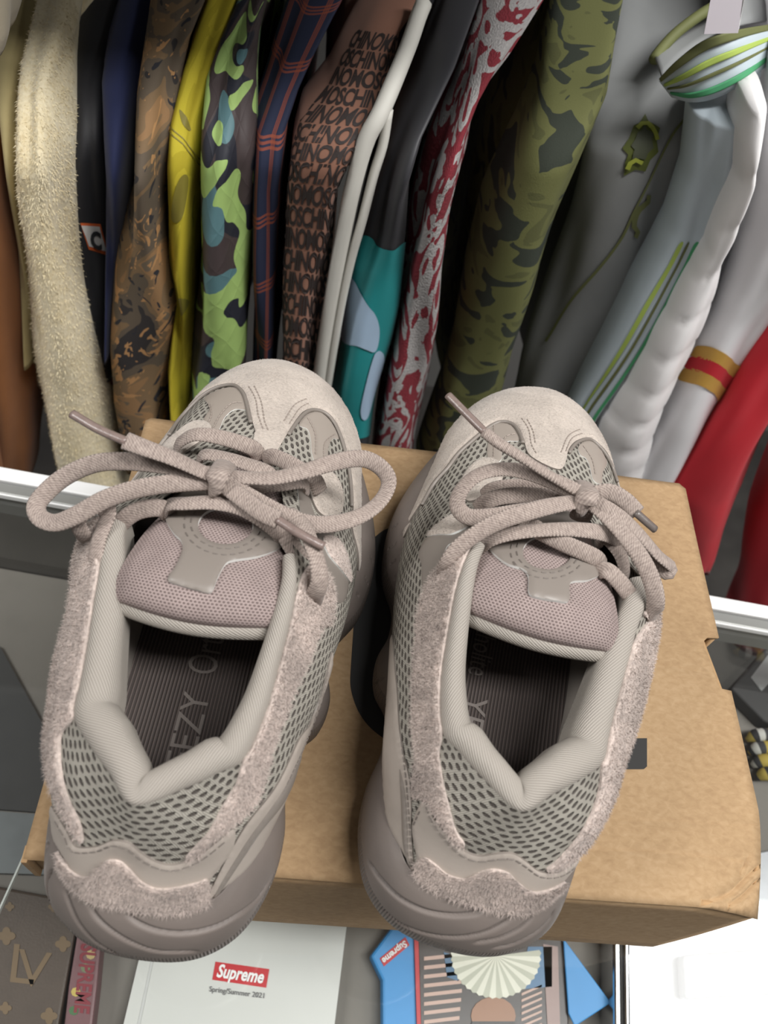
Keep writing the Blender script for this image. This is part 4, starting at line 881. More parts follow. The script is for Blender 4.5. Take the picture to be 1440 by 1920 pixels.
class Garment:
    """one hanging garment: sleeve nearest the viewer, body behind it. rows (py, px left, px right) are the sleeve's outline"""
    def __init__(s, name, label, cat, rows, mat, Y0=.36, depth=.05, body=True, amp=.003, top=-70, lean=.10, bodylen=.40, bodymat=None, quilt=0.0, bscale=.55, seed=0.0, part='sleeve', group='garments hanging behind the display case', bottom_close=True):
        r = np.array(sorted(rows), float); s.r = r; s.Y0 = Y0; s.lean = lean; s.depth = depth; s.seed = seed; s.amp = amp; s.quilt = quilt
        pys = np.arange(top, r[-1, 0] + .1, 9.0); s.pys = pys
        s.cen, s.half = [], []
        for py in pys:
            c, h = s.row(py); s.cen.append(c); s.half.append(h)
        s.cen = np.array(s.cen); s.half = np.array(s.half)
        lowc = s.cen[-1]; s.root = empty(name, tuple(lowc)); tag(s.root, label, cat, group)
        s.org = lowc
        na = 44; V, U = [], []; L = np.concatenate([[0], np.cumsum(np.linalg.norm(np.diff(s.cen, axis=0), axis=1))]); s.L = L
        for i in range(len(pys)):
            for j in range(na): V.append(s.pt(i, 2 * math.pi * j / na)); U.append((s.angu(i, 2 * math.pi * j / na), L[i]))
        V = np.array(V) - lowc; F = grid_faces(len(pys), na, cv=True, flip=True)
        c0 = len(V); V = np.vstack([V, [[0, 0, .012]], [s.cen[0] - lowc]]); U += [(0, L[-1]), (0, 0)]; n_ = (len(pys) - 1) * na
        for j in range(na): F.append((n_ + j, n_ + (j + 1) % na, c0)); F.append(((j + 1) % na, j, c0 + 1))
        s.sleeve = mesh_obj(part, V, F, mat, s.root, uvs=U)
        if body:
            # body: a hanging slab from behind the sleeve to the far shoulder
            nb = 12; BV = []; BU = []; hh = np.interp(pys, [top, 0, 250, 900], [.25, .5, .8, 1.0])
            for i in range(0, len(pys), 3):
                c = s.cen[i]; hx = s.half[i] * bscale
                for sgn in (-1, 1):
                    for k in range(nb):
                        q = k / (nb - 1); qq = q if sgn < 0 else 1 - q
                        wv = .006 * math.sin(qq * 9 + seed + c[2] * 5) + .004 * math.sin(c[2] * 17 + seed)
                        th = 1 - .55 * abs(2 * qq - 1) ** 3
                        sag = .0
                        BV.append(c + sgn * hx * th * .8 + np.array([wv, .055 + qq * bodylen, .10 * math.sin(math.pi * min(1, qq * 1.0)) * (1 - i / len(pys)) ** 2])); BU.append((qq * bodylen * (1 if sgn < 0 else 1), L[i]))
            nr = len(range(0, len(pys), 3)); BF = grid_faces(nr, 2 * nb, cv=True, flip=False)
            mesh_obj('body', np.array(BV) - lowc, BF, bodymat or mat, s.root, uvs=BU)
    def row(s, py):
        r = s.r; xl = np.interp(py, r[:, 0], r[:, 1]); xr = np.interp(py, r[:, 0], r[:, 2])
        if py < r[0, 0]:
            k = (py - r[0, 0]) / max(1, (r[1, 0] - r[0, 0])); xl = r[0, 1] + k * (r[1, 1] - r[0, 1]); xr = r[0, 2] + k * (r[1, 2] - r[0, 2])
        Y = s.Y0 + s.lean * max(0, (260 - py) / 260) ** 1.6
        a = at_y(xl, py, Y); b = at_y(xr, py, Y); return (a + b) / 2, (b - a) / 2
    def angu(s, i, a): return (a - math.pi * 1.5) * .5 * (np.linalg.norm(s.half[i]) + s.depth) if False else (a - math.pi * 1.5) * .045
    def pt(s, i, a, off=0.0):
        c, h = s.cen[i], s.half[i]; hl = np.linalg.norm(h); ca, sa = math.cos(a), math.sin(a)
        k = 1 + fold(a, c[2], s.seed, s.amp) / max(hl, .012)
        if s.quilt: k *= 1 - .12 * (1 - abs(math.sin(math.pi * (s.L_at(i) + .008 * math.cos(a)) / s.quilt)) ** .25)
        dp = s.depth
        cx = abs(ca) ** .85 * (1 if ca > 0 else -1); sy = abs(sa) ** .85 * (1 if sa > 0 else -1)
        return c + h * cx * min(k, 1.25) * (1 + off / max(hl, .01)) + np.array([0, dp * sy * k * (1 + off / dp), 0])
    def L_at(s, i): return float(np.sum(np.linalg.norm(np.diff(s.cen[:i + 1], axis=0), axis=1))) if i else 0.0
    def on(s, py, a, off=.0006):
        q = py
        for _ in range(3):
            p = s.raw(q, a, off); c_ = CAMR @ (p - CAMC); q += py - (960 + CAMF * c_[1] / c_[2])
        return s.raw(q, a, off)
    def raw(s, py, a, off=.0006):
        """point on the sleeve at picture row py and angle a (1.5 pi faces the viewer)"""
        f = (py - s.pys[0]) / 9.0; i = int(np.clip(math.floor(f), 0, len(s.pys) - 2)); q = min(max(f - i, -1.0), 1.0)
        return s.pt(i, a, off) * (1 - q) + s.pt(i + 1, a, off) * q
    def decal(s, name, poly, mat, off=.0008, step=6, sharp=False):
        """flat print following the sleeve; poly in (angle fraction -1..1 across the front, py)"""
        P = []
        O = np.array([(q[0] * 60, q[1]) for q in poly]); O = np.vstack([O[i] + (O[(i + 1) % len(O)] - O[i]) * np.linspace(0, 1, 7)[:-1, None] for i in range(len(O))]) if sharp else resample(O, 5, True); lo, hi = O.min(0), O.max(0)
        gx, gy = np.meshgrid(np.arange(lo[0], hi[0], step), np.arange(lo[1], hi[1], step)); g = np.stack([gx.ravel(), gy.ravel()], 1); g = g[inside(O, g)]
        if len(g): g = g[edge_dist(O, g) > 2]
        W, T, _ = cdt_fill(O, g)
        V = np.array([s.on(q[1], math.pi * 1.5 + math.asin(max(-.98, min(.98, q[0] / 60))), off) for q in W]) - s.org
        return mesh_obj(name, V, [(a, c, b) for a, b, c in T], mat, s.root)
def R3(ys, xl, xr): return list(zip(ys, xl, xr))
HG = 'garments hanging behind the display case'
Garment('suede_jacket', 'brown suede jacket at the outer end of the garment row, beside a khaki one', 'jacket', [(70, -60, 4), (110, -60, 12), (250, -55, 32), (400, -45, 52), (550, -35, 68), (700, -15, 76), (800, -5, 74), (868, 5, 66)], G_['brown'], .35, .05, seed=1, top=60)
Garment('suede_sleeve_jacket', 'second brown suede jacket, mostly hidden behind the first one', 'jacket', [(300, -80, -30), (500, -70, 4), (640, -60, 14), (760, -60, 14), (860, -40, 20)], G_['brown'], .32, .03, seed=1.7, body=False, top=290)
Garment('khaki_jacket', 'khaki cotton jacket between the brown suede and the cream fleece coat', 'jacket', [(0, 14, 78), (80, 12, 72), (150, 15, 66), (250, 28, 70), (400, 44, 76), (560, 60, 84), (640, 66, 90)], G_['khaki'], .352, .04, seed=2)
Garment('check_shirt', 'pale checked shirt edge showing beside the cream fleece coat', 'shirt', [(180, 60, 84), (260, 54, 84), (400, 56, 90), (560, 66, 100), (640, 70, 110), (692, 82, 112)], G_['beige'], .37, .03, body=False, seed=3, top=180)
fc_ = Garment('fleece_coat', 'cream fleece coat with a fuzzy pile', 'coat', [(-10, 88, 152), (60, 72, 138), (100, 68, 130), (200, 65, 135), (300, 63, 145), (350, 64, 150), (450, 68, 166), (600, 75, 190), (750, 96, 218), (870, 120, 242), (905, 140, 250)], G_['cream'], .345, .055, seed=4, amp=.003)
VV = []
for _ in range(12000):
    i_ = random.random() * (len(fc_.pys) - 2); a_ = random.uniform(math.pi * .95, math.pi * 2.05); py_ = fc_.pys[0] + i_ * 9
    p0 = fc_.raw(py_, a_, 0.0); nn_ = fc_.raw(py_, a_, .01) - p0; nn_ /= np.linalg.norm(nn_); dv = nn_ * .5 + np.array([random.gauss(0, .5), random.gauss(0, .5), random.gauss(-.5, .5)]); dv /= np.linalg.norm(dv)
    sd_ = np.cross(dv, nn_); sd_ /= np.linalg.norm(sd_) + 1e-9; VV += [p0 - sd_ * .0004 - fc_.org, p0 + sd_ * .0004 - fc_.org, p0 + dv * random.uniform(.0014, .0034) - fc_.org]
mesh_obj('pile', VV, np.arange(len(VV)).reshape(-1, 3), G_['cream'], fc_.sleeve, smooth=False)['kind'] = 'stuff'
gb = Garment('black_jacket', 'black nylon jacket with a small white letter patch in an orange border', 'jacket', [(-10, 148, 226), (100, 132, 205), (200, 138, 208), (300, 144, 212), (400, 152, 216), (500, 170, 222), (560, 178, 224), (660, 182, 226)], G_['black'], .375, .04, seed=5)
gb.decal('patch_border', [(-.1, 418), (.66, 420), (.9, 480), (.1, 468)], col_mat('patch_orange', (226, 112, 60)), .0008, sharp=True)
gb.decal('patch_face', [(-.06, 423), (.6, 425), (.8, 472), (.12, 462)], col_mat('patch_white', (226, 224, 220)), .0016, sharp=True)
tv, tf = text_geo('C', 1.0, 0, .05, 'CENTER'); V = np.array([gb.on(466 - q[1] * 44 + q[0] * 6, math.pi * 1.5 + math.asin(.40 + q[0] * .6), .0026) for q in tv]) - gb.org
mesh_obj('lettering', V, tf, G_['black'], gb.root, smooth=False)
Garment('red_print_shirt', 'dark red and white printed shirt hem below the black jacket', 'shirt', [(515, 180, 206), (600, 184, 222), (700, 196, 232), (780, 206, 240)], patches('red_white_print', 30, [(0, (120, 26, 40)), (.5, (60, 20, 28)), (.62, (214, 206, 204))], (1, .7, 1), 1.0, 1.0), .37, .03, body=False, seed=6, top=512)
Garment('navy_hoodie', 'plain navy cotton hoodie', 'hoodie', [(-10, 226, 292), (50, 208, 282), (100, 200, 274), (200, 204, 268), (300, 210, 262), (400, 216, 250), (520, 220, 236), (600, 220, 234)], G_['navy'], .37, .05, seed=7, amp=.004)
Garment('painted_camo_jacket', 'brown jacket printed all over with painterly figures', 'jacket', [(-10, 290, 380), (60, 280, 352), (120, 270, 340), (250, 265, 328), (330, 256, 322), (420, 236, 326), (530, 224, 340), (600, 216, 328), (700, 216, 322), (790, 232, 318), (830, 242, 310)], G_['figure'], .352, .05, seed=8, amp=.004)
gy_ = Garment('yellow_jacket', 'bright yellow cotton jacket with faint printed patches', 'jacket', [(-10, 388, 446), (80, 356, 416), (180, 330, 392), (260, 322, 388), (350, 324, 382), (450, 324, 376), (530, 344, 370), (640, 330, 366), (740, 334, 362), (790, 336, 360)], G_['yellow'], .362, .045, seed=9, amp=.004)
gp_ = col_mat('faded_print', (132, 122, 48))
gy_.decal('printed_patch', [(.05, 338), (.45, 335), (.25, 410), (-.2, 408)], gp_); gy_.decal('printed_patch', [(-.3, 205), (.2, 225), (.45, 245), (.05, 236)], gp_); gy_.decal('printed_patch', [(.0, 560), (.7, 565), (.3, 590), (-.2, 586)], gp_)
for k in (0, 10): gy_.decal('seam', [(-.95, 222 + k), (-.4, 240 + k), (.3, 268 + k), (.95, 300 + k), (.95, 302.5 + k), (.3, 270.5 + k), (-.4, 242.5 + k), (-.95, 224.5 + k)], gp_)
Garment('camo_jacket', 'quilted jacket in lime, black, brown and teal camouflage', 'jacket', [(-10, 450, 500), (50, 424, 484), (110, 402, 478), (190, 394, 476), (300, 388, 477), (420, 378, 476), (560, 370, 470), (660, 366, 462), (740, 364, 456)], G_['lime'], .355, .05, seed=10, amp=.004)
Garment('plaid_shirt', 'navy shirt with thin orange plaid lines', 'shirt', [(-10, 548, 640), (60, 526, 600), (120, 508, 570), (190, 484, 546), (300, 482, 532), (450, 480, 530), (560, 480, 526), (660, 480, 520), (740, 480, 516)], G_['plaid'], .37, .045, seed=11)
gm = Garment('lettered_sweatshirt', 'brown sweatshirt printed all over with rows of dark capital letters', 'sweatshirt', [(-20, 690, 790), (30, 668, 752), (80, 640, 745), (130, 616, 735), (190, 566, 706), (240, 552, 676), (290, 548, 646), (330, 546, 636), (400, 544, 628), (480, 538, 618), (560, 534, 608), (660, 530, 596), (740, 526, 588)], G_['mosch'], .36, .05, seed=12, amp=.0025)
rows_ = []; py = 62.0
while py < 735: rows_.append(py); py += 30 + (11 if py > 290 else 5)
LV, LF = [], []
for k, py in enumerate(rows_):
    body = ('MOSCHINOMOSCHINO' if k % 2 else 'CHINOMOSCHINOMOS')[k % 3:k % 3 + (9 if py < 280 else 8)]
    tv, tf = text_geo(body, 1.0, 0, .03, 'CENTER', .92); tv[:, 0] /= (np.abs(tv[:, 0]).max() + 1e-9)
    hgt = (rows_[k + 1] - py if k + 1 < len(rows_) else 36) * .9
    span = 1.9
    for q in tv: LV.append(gm.on(py + hgt - q[1] / .72 * hgt + q[0] * 8, math.pi * 1.5 + q[0] * span * .62, .0007) - gm.org)
    LF += [tuple(i + len(LV) - len(tv) for i in f_) for f_ in tf]
mesh_obj('lettering', LV, LF, G_['mosch_print'], gm.root, smooth=False)
gt_ = Garment('track_jacket', 'charcoal and teal track jacket with white piping and a pale blue flash', 'jacket', [(-20, 835, 900), (60, 808, 868), (130, 780, 830), (180, 758, 805), (250, 732, 786), (300, 715, 772), (400, 688, 762), (450, 668, 756), (530, 650, 748), (600, 642, 735), (700, 626, 712), (820, 612, 690)], G_['charcoal'], .365, .05, seed=13, amp=.003)
gt_.decal('teal_panel', [(-.97, 446), (-.3, 462), (.3, 470), (.97, 458), (.97, 560), (.97, 700), (.97, 810), (-.97, 810), (-.97, 700), (-.97, 560)], G_['teal'], .0012)
gt_.decal('blue_flash', [(-.97, 520), (-.5, 548), (.1, 590), (.35, 625), (.3, 660), (-.2, 650), (-.97, 630)], G_['sky'], .0024)
gt_.decal('blue_flash', [(.3, 665), (.75, 680), (.55, 780), (.2, 770)], G_['sky'], .0024)
def tube_px(s, name, pts, r, mat, rb=None):
    P = resample(np.array([at_y(x, y, Y) for x, y, Y in pts]), .006); V, F, U = sweep(P, r, rb or r, 10, np.tile([0, -1., .2], (len(P), 1))); return mesh_obj(name, np.array(V) - s.org, F, mat, s.root, uvs=U)
tube_px(gt_, 'piping', [(795, 5, .43), (785, 30, .42), (768, 80, .39), (740, 150, .35), (712, 215, .33), (690, 255, .325), (672, 310, .322), (655, 380, .32), (638, 470, .32), (622, 560, .32), (606, 660, .32), (596, 740, .32)], .0062, G_['white_trim'], .006)
tube_px(gt_, 'piping', [(728, 205, .335), (718, 270, .33), (700, 330, .325), (680, 410, .32), (660, 480, .32), (642, 560, .32), (628, 640, .32), (612, 740, .32)], .0036, G_['white_trim'], .005)
Garment('jacquard_jacket', 'wine red and grey jacquard knit jacket', 'jacket', [(-20, 905, 1010), (60, 880, 960), (120, 862, 915), (180, 842, 888), (280, 802, 872), (350, 782, 852), (440, 762, 834), (560, 746, 822), (700, 720, 800), (830, 698, 776)], G_['jacq'], .365, .05, seed=14, amp=.004, bscale=.9)
Garment('olive_camo_jacket', 'olive green jacket with a dark leaf camouflage print', 'jacket', [(-20, 1040, 1160), (60, 1020, 1145), (150, 1000, 1130), (250, 962, 1090), (380, 904, 1042), (500, 872, 1008), (620, 850, 962), (720, 822, 935), (840, 784, 880)], G_['olive'], .372, .05, seed=15, amp=.003)
# grey track top: its front is turned to the viewer
gg = Garment('zip_jacket', 'grey zip track top with lime and green collar stripes and a small badge', 'jacket', [(-20, 1170, 1330), (60, 1158, 1318), (200, 1112, 1300), (300, 1088, 1282), (400, 1062, 1262), (500, 1032, 1222), (600, 1004, 1170), (700, 976, 1110), (780, 950, 1060)], G_['grey'], .40, .03, seed=16, amp=.006, part='front')
gs = tube_px
sl = Garment.__new__(Garment)
def sleeve_of(g, name, rows, mat, Y0, depth, seed, **kw):
    tmp = Garment('tmp', 'tmp', 'tmp', rows, mat, Y0, depth, body=False, seed=seed, part=name, **kw)
    off = tmp.org - g.org
    for ch in list(tmp.root.children): ch.parent = g.root; ch.location = tuple(off)
    bpy.data.objects.remove(tmp.root); return tmp
sv = sleeve_of(gg, 'sleeve', [(185, 1296, 1372), (240, 1290, 1366), (300, 1282, 1356), (400, 1248, 1330), (450, 1222, 1308), (520, 1180, 1272), (600, 1140, 1220), (720, 1080, 1130), (800, 1040, 1080)], G_['ice'], .365, .035, 17, top=185, lean=.02)
def decal_to(g, sleeve, name, poly, mat, off):
    o = sleeve.decal.__func__(type('x', (), dict(on=sleeve.on, org=g.org, root=g.root))(), name, poly, mat, off); return o
for a0, a1, mt in ((-.48, -.32, 'limeline'), (-.14, -.05, 'oliveline'), (.12, .26, 'greenline')):
    decal_to(gg, sv, 'stripe', [(a0, 458), (a1, 458)] + [(a1, y) for y in range(500, 800, 40)] + [(a1, 795), (a0, 795)] + [(a0, y) for y in range(780, 490, -40)], G_[mt], .001)
def frac(g, x, y):
    X = 2 * (x - np.interp(y, g.r[:, 0], g.r[:, 1])) / (np.interp(y, g.r[:, 0], g.r[:, 2]) - np.interp(y, g.r[:, 0], g.r[:, 1])) - 1; X = max(-.98, min(.98, X)); return (math.copysign(abs(X) ** (1 / .85), X), y)
def px_line(g, name, pts, w, mat, off=.0015):
    P = resample(np.array(pts, float), 12); d = np.gradient(P, axis=0); n_ = np.stack([-d[:, 1], d[:, 0]], 1); n_ /= np.linalg.norm(n_, axis=1)[:, None]
    return g.decal(name, [frac(g, *p) for p in np.vstack([P + n_ * w, (P - n_ * w)[::-1]])], mat, off, sharp=True)
px_line(gg, 'zip', [(1275, 190), (1268, 215), (1245, 250), (1215, 310), (1180, 375), (1145, 440), (1105, 500), (1050, 570), (1010, 640)], 2.2, G_['oliveline'])
px_line(gg, 'letter_badge', [(1200, 366), (1199, 380), (1182, 390), (1170, 408), (1166, 425), (1174, 436), (1168, 446)], 5.5, G_['oliveline'])
for nm, sc, mt, of in (('badge', 1.0, col_mat('badge_olive', (84, 92, 34)), .0012), ('badge_core', .6, col_mat('badge_grey', (70, 74, 56)), .0022)):
    gg.decal(nm, [frac(gg, 1188 + sc * (x - 1188), 266 + sc * (y - 266)) for x, y in ((1190, 213), (1197, 228), (1219, 240), (1212, 262), (1217, 285), (1200, 300), (1190, 322), (1172, 318), (1152, 330), (1155, 305), (1160, 290), (1150, 278), (1162, 258), (1170, 235), (1180, 230))], mt, of, sharp=True)
px_line(gg, 'badge_thread', [(1176, 240), (1190, 228), (1206, 244), (1212, 262)], 4, col_mat('badge_lime', (150, 158, 58)), .003)
px_line(gg, 'badge_thread', [(1158, 318), (1168, 300), (1184, 306)], 4, col_mat('badge_lime', (150, 158, 58)), .003)
# ribbed collar, standing open
def strip(g, name, A_, B_, YA, YB, mat, n=24, th=.002):
    a = resample(np.array([at_y(x, y, Y) for (x, y), Y in zip(A_, YA)]), .003); k = n
    a = catmull(np.array([at_y(x, y, Y) for (x, y), Y in zip(A_, YA)]), k); b = catmull(np.array([at_y(x, y, Y) for (x, y), Y in zip(B_, YB)]), k)
    V = []; 
    for i in range(k):
        for j in range(5): V.append(a[i] + (b[i] - a[i]) * j / 4 - g.org)
    o = mesh_obj(name, V, grid_faces(k, 5), mat, g.root); sm_ = o.modifiers.new('solid', 'SOLIDIFY'); sm_.thickness = th; return o
top_c = [(1238, 148), (1270, 118), (1320, 82), (1380, 62), (1440, 50)]; bot_c = [(1262, 178), (1300, 188), (1345, 180), (1400, 150), (1450, 110)]; Yc = [.365, .355, .352, .36, .40]
strip(gg, 'collar', top_c, bot_c, Yc, Yc, G_['ice'])
lerp = lambda f: [(a[0] + (b[0] - a[0]) * f, a[1] + (b[1] - a[1]) * f) for a, b in zip(top_c, bot_c)]
off_ = [y - .0035 for y in Yc]
for f0, f1, mt in ((-.06, .12, 'oliveline'), (.30, .42, 'limeline'), (.56, .62, 'oliveline'), (.80, .92, 'greenline')): strip(gg, 'collar_stripe', lerp(f0), lerp(f1), off_, off_, G_[mt], th=.001)
strip(gg, 'collar', [(1228, 110), (1262, 70), (1310, 38), (1360, 0), (1420, -30)], [(1240, 145), (1275, 110), (1325, 75), (1380, 52), (1440, 40)], [.40, .43, .45, .46, .47], [.37, .40, .42, .43, .45], G_['grey'])
tube_px(gg, 'collar_edge', [(1226, 112, .40), (1240, 92, .41), (1268, 62, .42), (1310, 30, .43), (1345, 8, .44), (1380, -20, .45)], .004, G_['oliveline'])
Garment('puffer_jacket', 'white quilted puffer jacket with horizontal baffles', 'jacket', [(160, 1385, 1428), (220, 1372, 1420), (300, 1368, 1405), (400, 1330, 1372), (440, 1318, 1350), (540, 1258, 1328), (600, 1222, 1308), (680, 1180, 1272), (770, 1128, 1232), (840, 1110, 1212), (900, 1100, 1190)], G_['puffer'], .335, .035, seed=18, quilt=.042, amp=.002, top=160, lean=.05)
gw = Garment('varsity_jacket', 'white satin jacket with gold and red ribbed cuff bands', 'jacket', [(120, 1452, 1560), (250, 1430, 1540), (400, 1400, 1500), (480, 1380, 1470), (560, 1348, 1430), (640, 1300, 1388), (700, 1262, 1356), (780, 1218, 1310), (850, 1182, 1262), (905, 1156, 1232)], G_['white'], .345, .04, seed=19, amp=.004, top=100, lean=.05)
for a, b, mt in ((648, 668, 'gold'), (668, 690, 'red'), (690, 712, 'gold')):
    gw.decal('cuff_band', [(-.97, a), (-.5, a + 12), (0, a + 24), (.5, a + 36), (.97, a + 46), (.97, b + 46), (.5, b + 36), (0, b + 24), (-.5, b + 12), (-.97, b)], G_[mt], .0012)
Garment('red_jacket', 'red cotton jacket whose narrow sleeve hangs beside the white satin one', 'jacket', [(420, 1500, 1640), (560, 1436, 1560), (650, 1392, 1502), (720, 1352, 1462), (800, 1296, 1422), (890, 1232, 1388), (960, 1240, 1352), (1010, 1270, 1330), (1040, 1285, 1315)], G_['red'], .33, .04, seed=20, amp=.004, top=420, lean=0, body=False)
Garment('red_coat', 'long red cotton coat reaching lowest, beside the aluminium rail', 'coat', [(500, 1520, 1700), (700, 1470, 1660), (880, 1432, 1620), (950, 1408, 1600), (1050, 1392, 1590), (1130, 1372, 1580), (1190, 1362, 1570)], G_['red'], .325, .045, seed=21, amp=.006, top=480, lean=0, body=False)
Garment('grey_knit', 'cream grey knit top beside the khaki jacket', 'sweater', [(-20, -60, 30), (40, -60, 26), (78, -60, 14)], G_['grey_cream'], .30, .03, seed=22, body=False, lean=0)
Garment('white_jacket', 'smooth white jacket shoulder behind the puffer jacket', 'jacket', [(150, 1425, 1520), (260, 1400, 1500), (400, 1370, 1480), (520, 1350, 1440)], G_['ice'], .42, .03, seed=23, top=140, lean=.0, body=False)
# price tag hanging from the grey top
P_ = [at_y(x, y, .34) for x, y in ((1338, -30), (1396, -30), (1384, 62), (1320, 64))]; c_ = np.mean(P_, axis=0)
to = mesh_obj('price_tag', [p - c_ for p in P_], [(0, 3, 2, 1)], plain('tag_paper', (235, 228, 236), .6, 30, .02, 200, .02), None, smooth=False); to.location = c_; sm_ = to.modifiers.new('s', 'SOLIDIFY'); sm_.thickness = .0008
tag(to, 'blank white paper tag hanging above the grey track top\'s collar', 'tag')
# unseen board added above the rail to shade the upper garments
v, f = box_vf((-0.85, .22, .575), (0.14, 1.265, .60)); so = mesh_obj('shade_board', v, f, M['wall'], smooth=False); tag(so, 'unseen grey board added above the garments to shade their upper parts', 'shade board')
# rail the garments hang from
V, F, U = sweep([(x, .62, .54) for x in np.linspace(-1.0, 1.3, 24)], .0125, .0125, 14); ro = mesh_obj('clothes_rail', V, F, M['chrome']); tag(ro, 'chrome tube rail that the garments hang from', 'rail')

# ================================================================== THINGS INSIDE THE CASE
def flat_poly(px, z): return [tuple(at_z(x, y, z)[:2]) for x, y in px]
def sheet(name, px, z0, z1, mat, bev=.0008, parent=None): return prism(name, flat_poly(px, z1), z0, z1, mat, parent, bev)
def decal_plane(name, px, z, mat, parent): return prism(name, flat_poly(px, z), z - .0004, z, mat, parent)
def print_text(name, body, c, dirv, hgt, z, mat, parent, shear=0, bold=0, width=None, upv=None):
    """lettering laid flat at height z; c = centre pixel, dirv = pixel vector along the text spanning its width"""
    tv, tf = text_geo(body, 1.0, shear, bold, 'CENTER'); w = tv[:, 0].max() - tv[:, 0].min(); tv[:, 0] -= (tv[:, 0].max() + tv[:, 0].min()) / 2; cap = .7; tv[:, 1] -= cap / 2 - .05
    d = np.array(dirv, float); u = np.array(upv, float) if upv is not None else np.array([d[1], -d[0]]) / np.linalg.norm(d) * hgt
    V = []
    for q in tv:
        p = np.array(c) + d * (q[0] / w) + u * (q[1] / cap); V.append(at_z(p[0], p[1], z))
    return mesh_obj(name, V, tf, mat, parent, smooth=False)
ZB = DECK
white_cover = plain('white_cover', (206, 208, 204), .35, 30, .02, 300, .02); sup_red = col_mat('box_red', (192, 36, 44), .4); ink = col_mat('grey_ink', (96, 96, 98), .5); wink = col_mat('white_ink', (240, 240, 240), .4)
bk = empty('lookbook', tuple(at_z(450, 1850, ZB)))
def child(o, root): o.parent = root; o.location = tuple(-np.array(root.location)); return o
tag(bk, 'white softcover book with a red lettered box, lying under the glass', 'book')
zt_ = ZB + .012
child(sheet('pages', [(285, 1700), (655, 1690), (618, 1990), (215, 1990)], ZB + .0005, zt_ - .001, white_cover), bk)
child(sheet('cover', [(284, 1698), (656, 1688), (619, 1992), (214, 1992)], zt_ - .001, zt_, white_cover), bk)
child(decal_plane('spine_crease', [(292, 1760), (296, 1760), (250, 1980), (245, 1980)], zt_ + .0006, plain('crease_grey', (196, 198, 196), .5), bk), bk)
child(decal_plane('red_box', [(404, 1803), (505, 1817), (499, 1852), (398, 1837)], zt_ + .0006, sup_red, bk), bk)
child(print_text('lettering', 'Supreme', (451, 1827), (88, 12.2), 24, zt_ + .0012, wink, bk, .25, .03), bk)
child(print_text('lettering', 'Spring/Summer 2021', (444, 1861), (103, 13), 10, zt_ + .0010, ink, bk, 0, .01), bk)
# monogram folio
mono = plain('monogram_canvas', (78, 66, 56), .5, 80, .15, 600, .25); monop = col_mat('monogram_print', (112, 92, 66), .5)
fo = empty('folio', tuple(at_z(60, 1830, ZB))); tag(fo, 'brown monogram canvas folio lying in the case beside the pink lettered tube', 'folio')
zf = ZB + .02
child(sheet('body', [(-120, 1640), (150, 1690), (136, 1775), (98, 1990), (-180, 1990)], ZB + .0005, zf, mono, .002), fo)
child(print_text('monogram', 'L', (44, 1812), (44, 5), 74, zf + .0006, monop, fo, 0, 0), fo); child(print_text('monogram', 'V', (62, 1820), (62, 8), 68, zf + .0006, monop, fo, 0, 0), fo)
for k, (x, y, r) in enumerate([(12, 1755, 17), (118, 1770, 15), (92, 1905, 16), (18, 1700, 9), (100, 1700, 10), (10, 1890, 12)]):
    pts = []
    for j in range(40): a = 2 * math.pi * j / 40 + .15; rr = r * (.62 + .38 * abs(math.cos(2 * a))); pts.append((x + rr * math.cos(a), y + rr * math.sin(a)))
    child(decal_plane('flower', pts, zf + .0006, monop, fo), fo)
# pink tube in clear wrap
tb = empty('lettered_tube', tuple(at_z(150, 1850, ZB))); tag(tb, 'dark pink package with red capital letters wrapped in clear plastic', 'package')
pk = plain('dusty_pink_card', (116, 82, 85), .4, 90, .2, 300, .1); zk = ZB + .022
child(sheet('sleeve', [(146, 1740), (192, 1740), (182, 1850), (165, 1990), (112, 1990), (128, 1850)], ZB + .0005, zk, pk, .002), tb)
child(print_text('lettering', 'SUPREME', (158, 1835), (-14, 130), 28, zk + .0006, col_mat('deep_red', (128, 44, 54), .4), tb, 0, .03), tb)
for x, y, c in ((138, 1895, (70, 110, 70)), (142, 1860, (190, 170, 90)), (170, 1790, (180, 160, 110)), (160, 1815, (110, 120, 90))): child(decal_plane('sticker', [(x + 9 * math.cos(j * .8), y + 9 * math.sin(j * .8)) for j in range(8)], zk + .0004, col_mat('sticker_%d' % x, c, .4), tb), tb)
# blue bag with a red label
blue = plain('bright_blue', (66, 148, 212), .45, 30, .06, 300, .05)
bb = empty('blue_pouch', tuple(at_z(750, 1850, ZB))); tag(bb, 'bright blue pouch with a red label read upside down, beside the picture book', 'pouch')
zb_ = ZB + .014
child(sheet('body', [(695, 1792), (735, 1738), (788, 1742), (790, 1990), (718, 1990), (717, 1838)], ZB + .0005, zb_, blue, .002), bb)
child(decal_plane('red_label', [(712, 1797), (760, 1757), (768, 1772), (720, 1812)], zb_ + .0006, sup_red, bb), bb)
child(print_text('lettering', 'Supreme', (740, 1785), (-44, 36), 12, zb_ + .0012, wink, bb, .25, .03), bb)
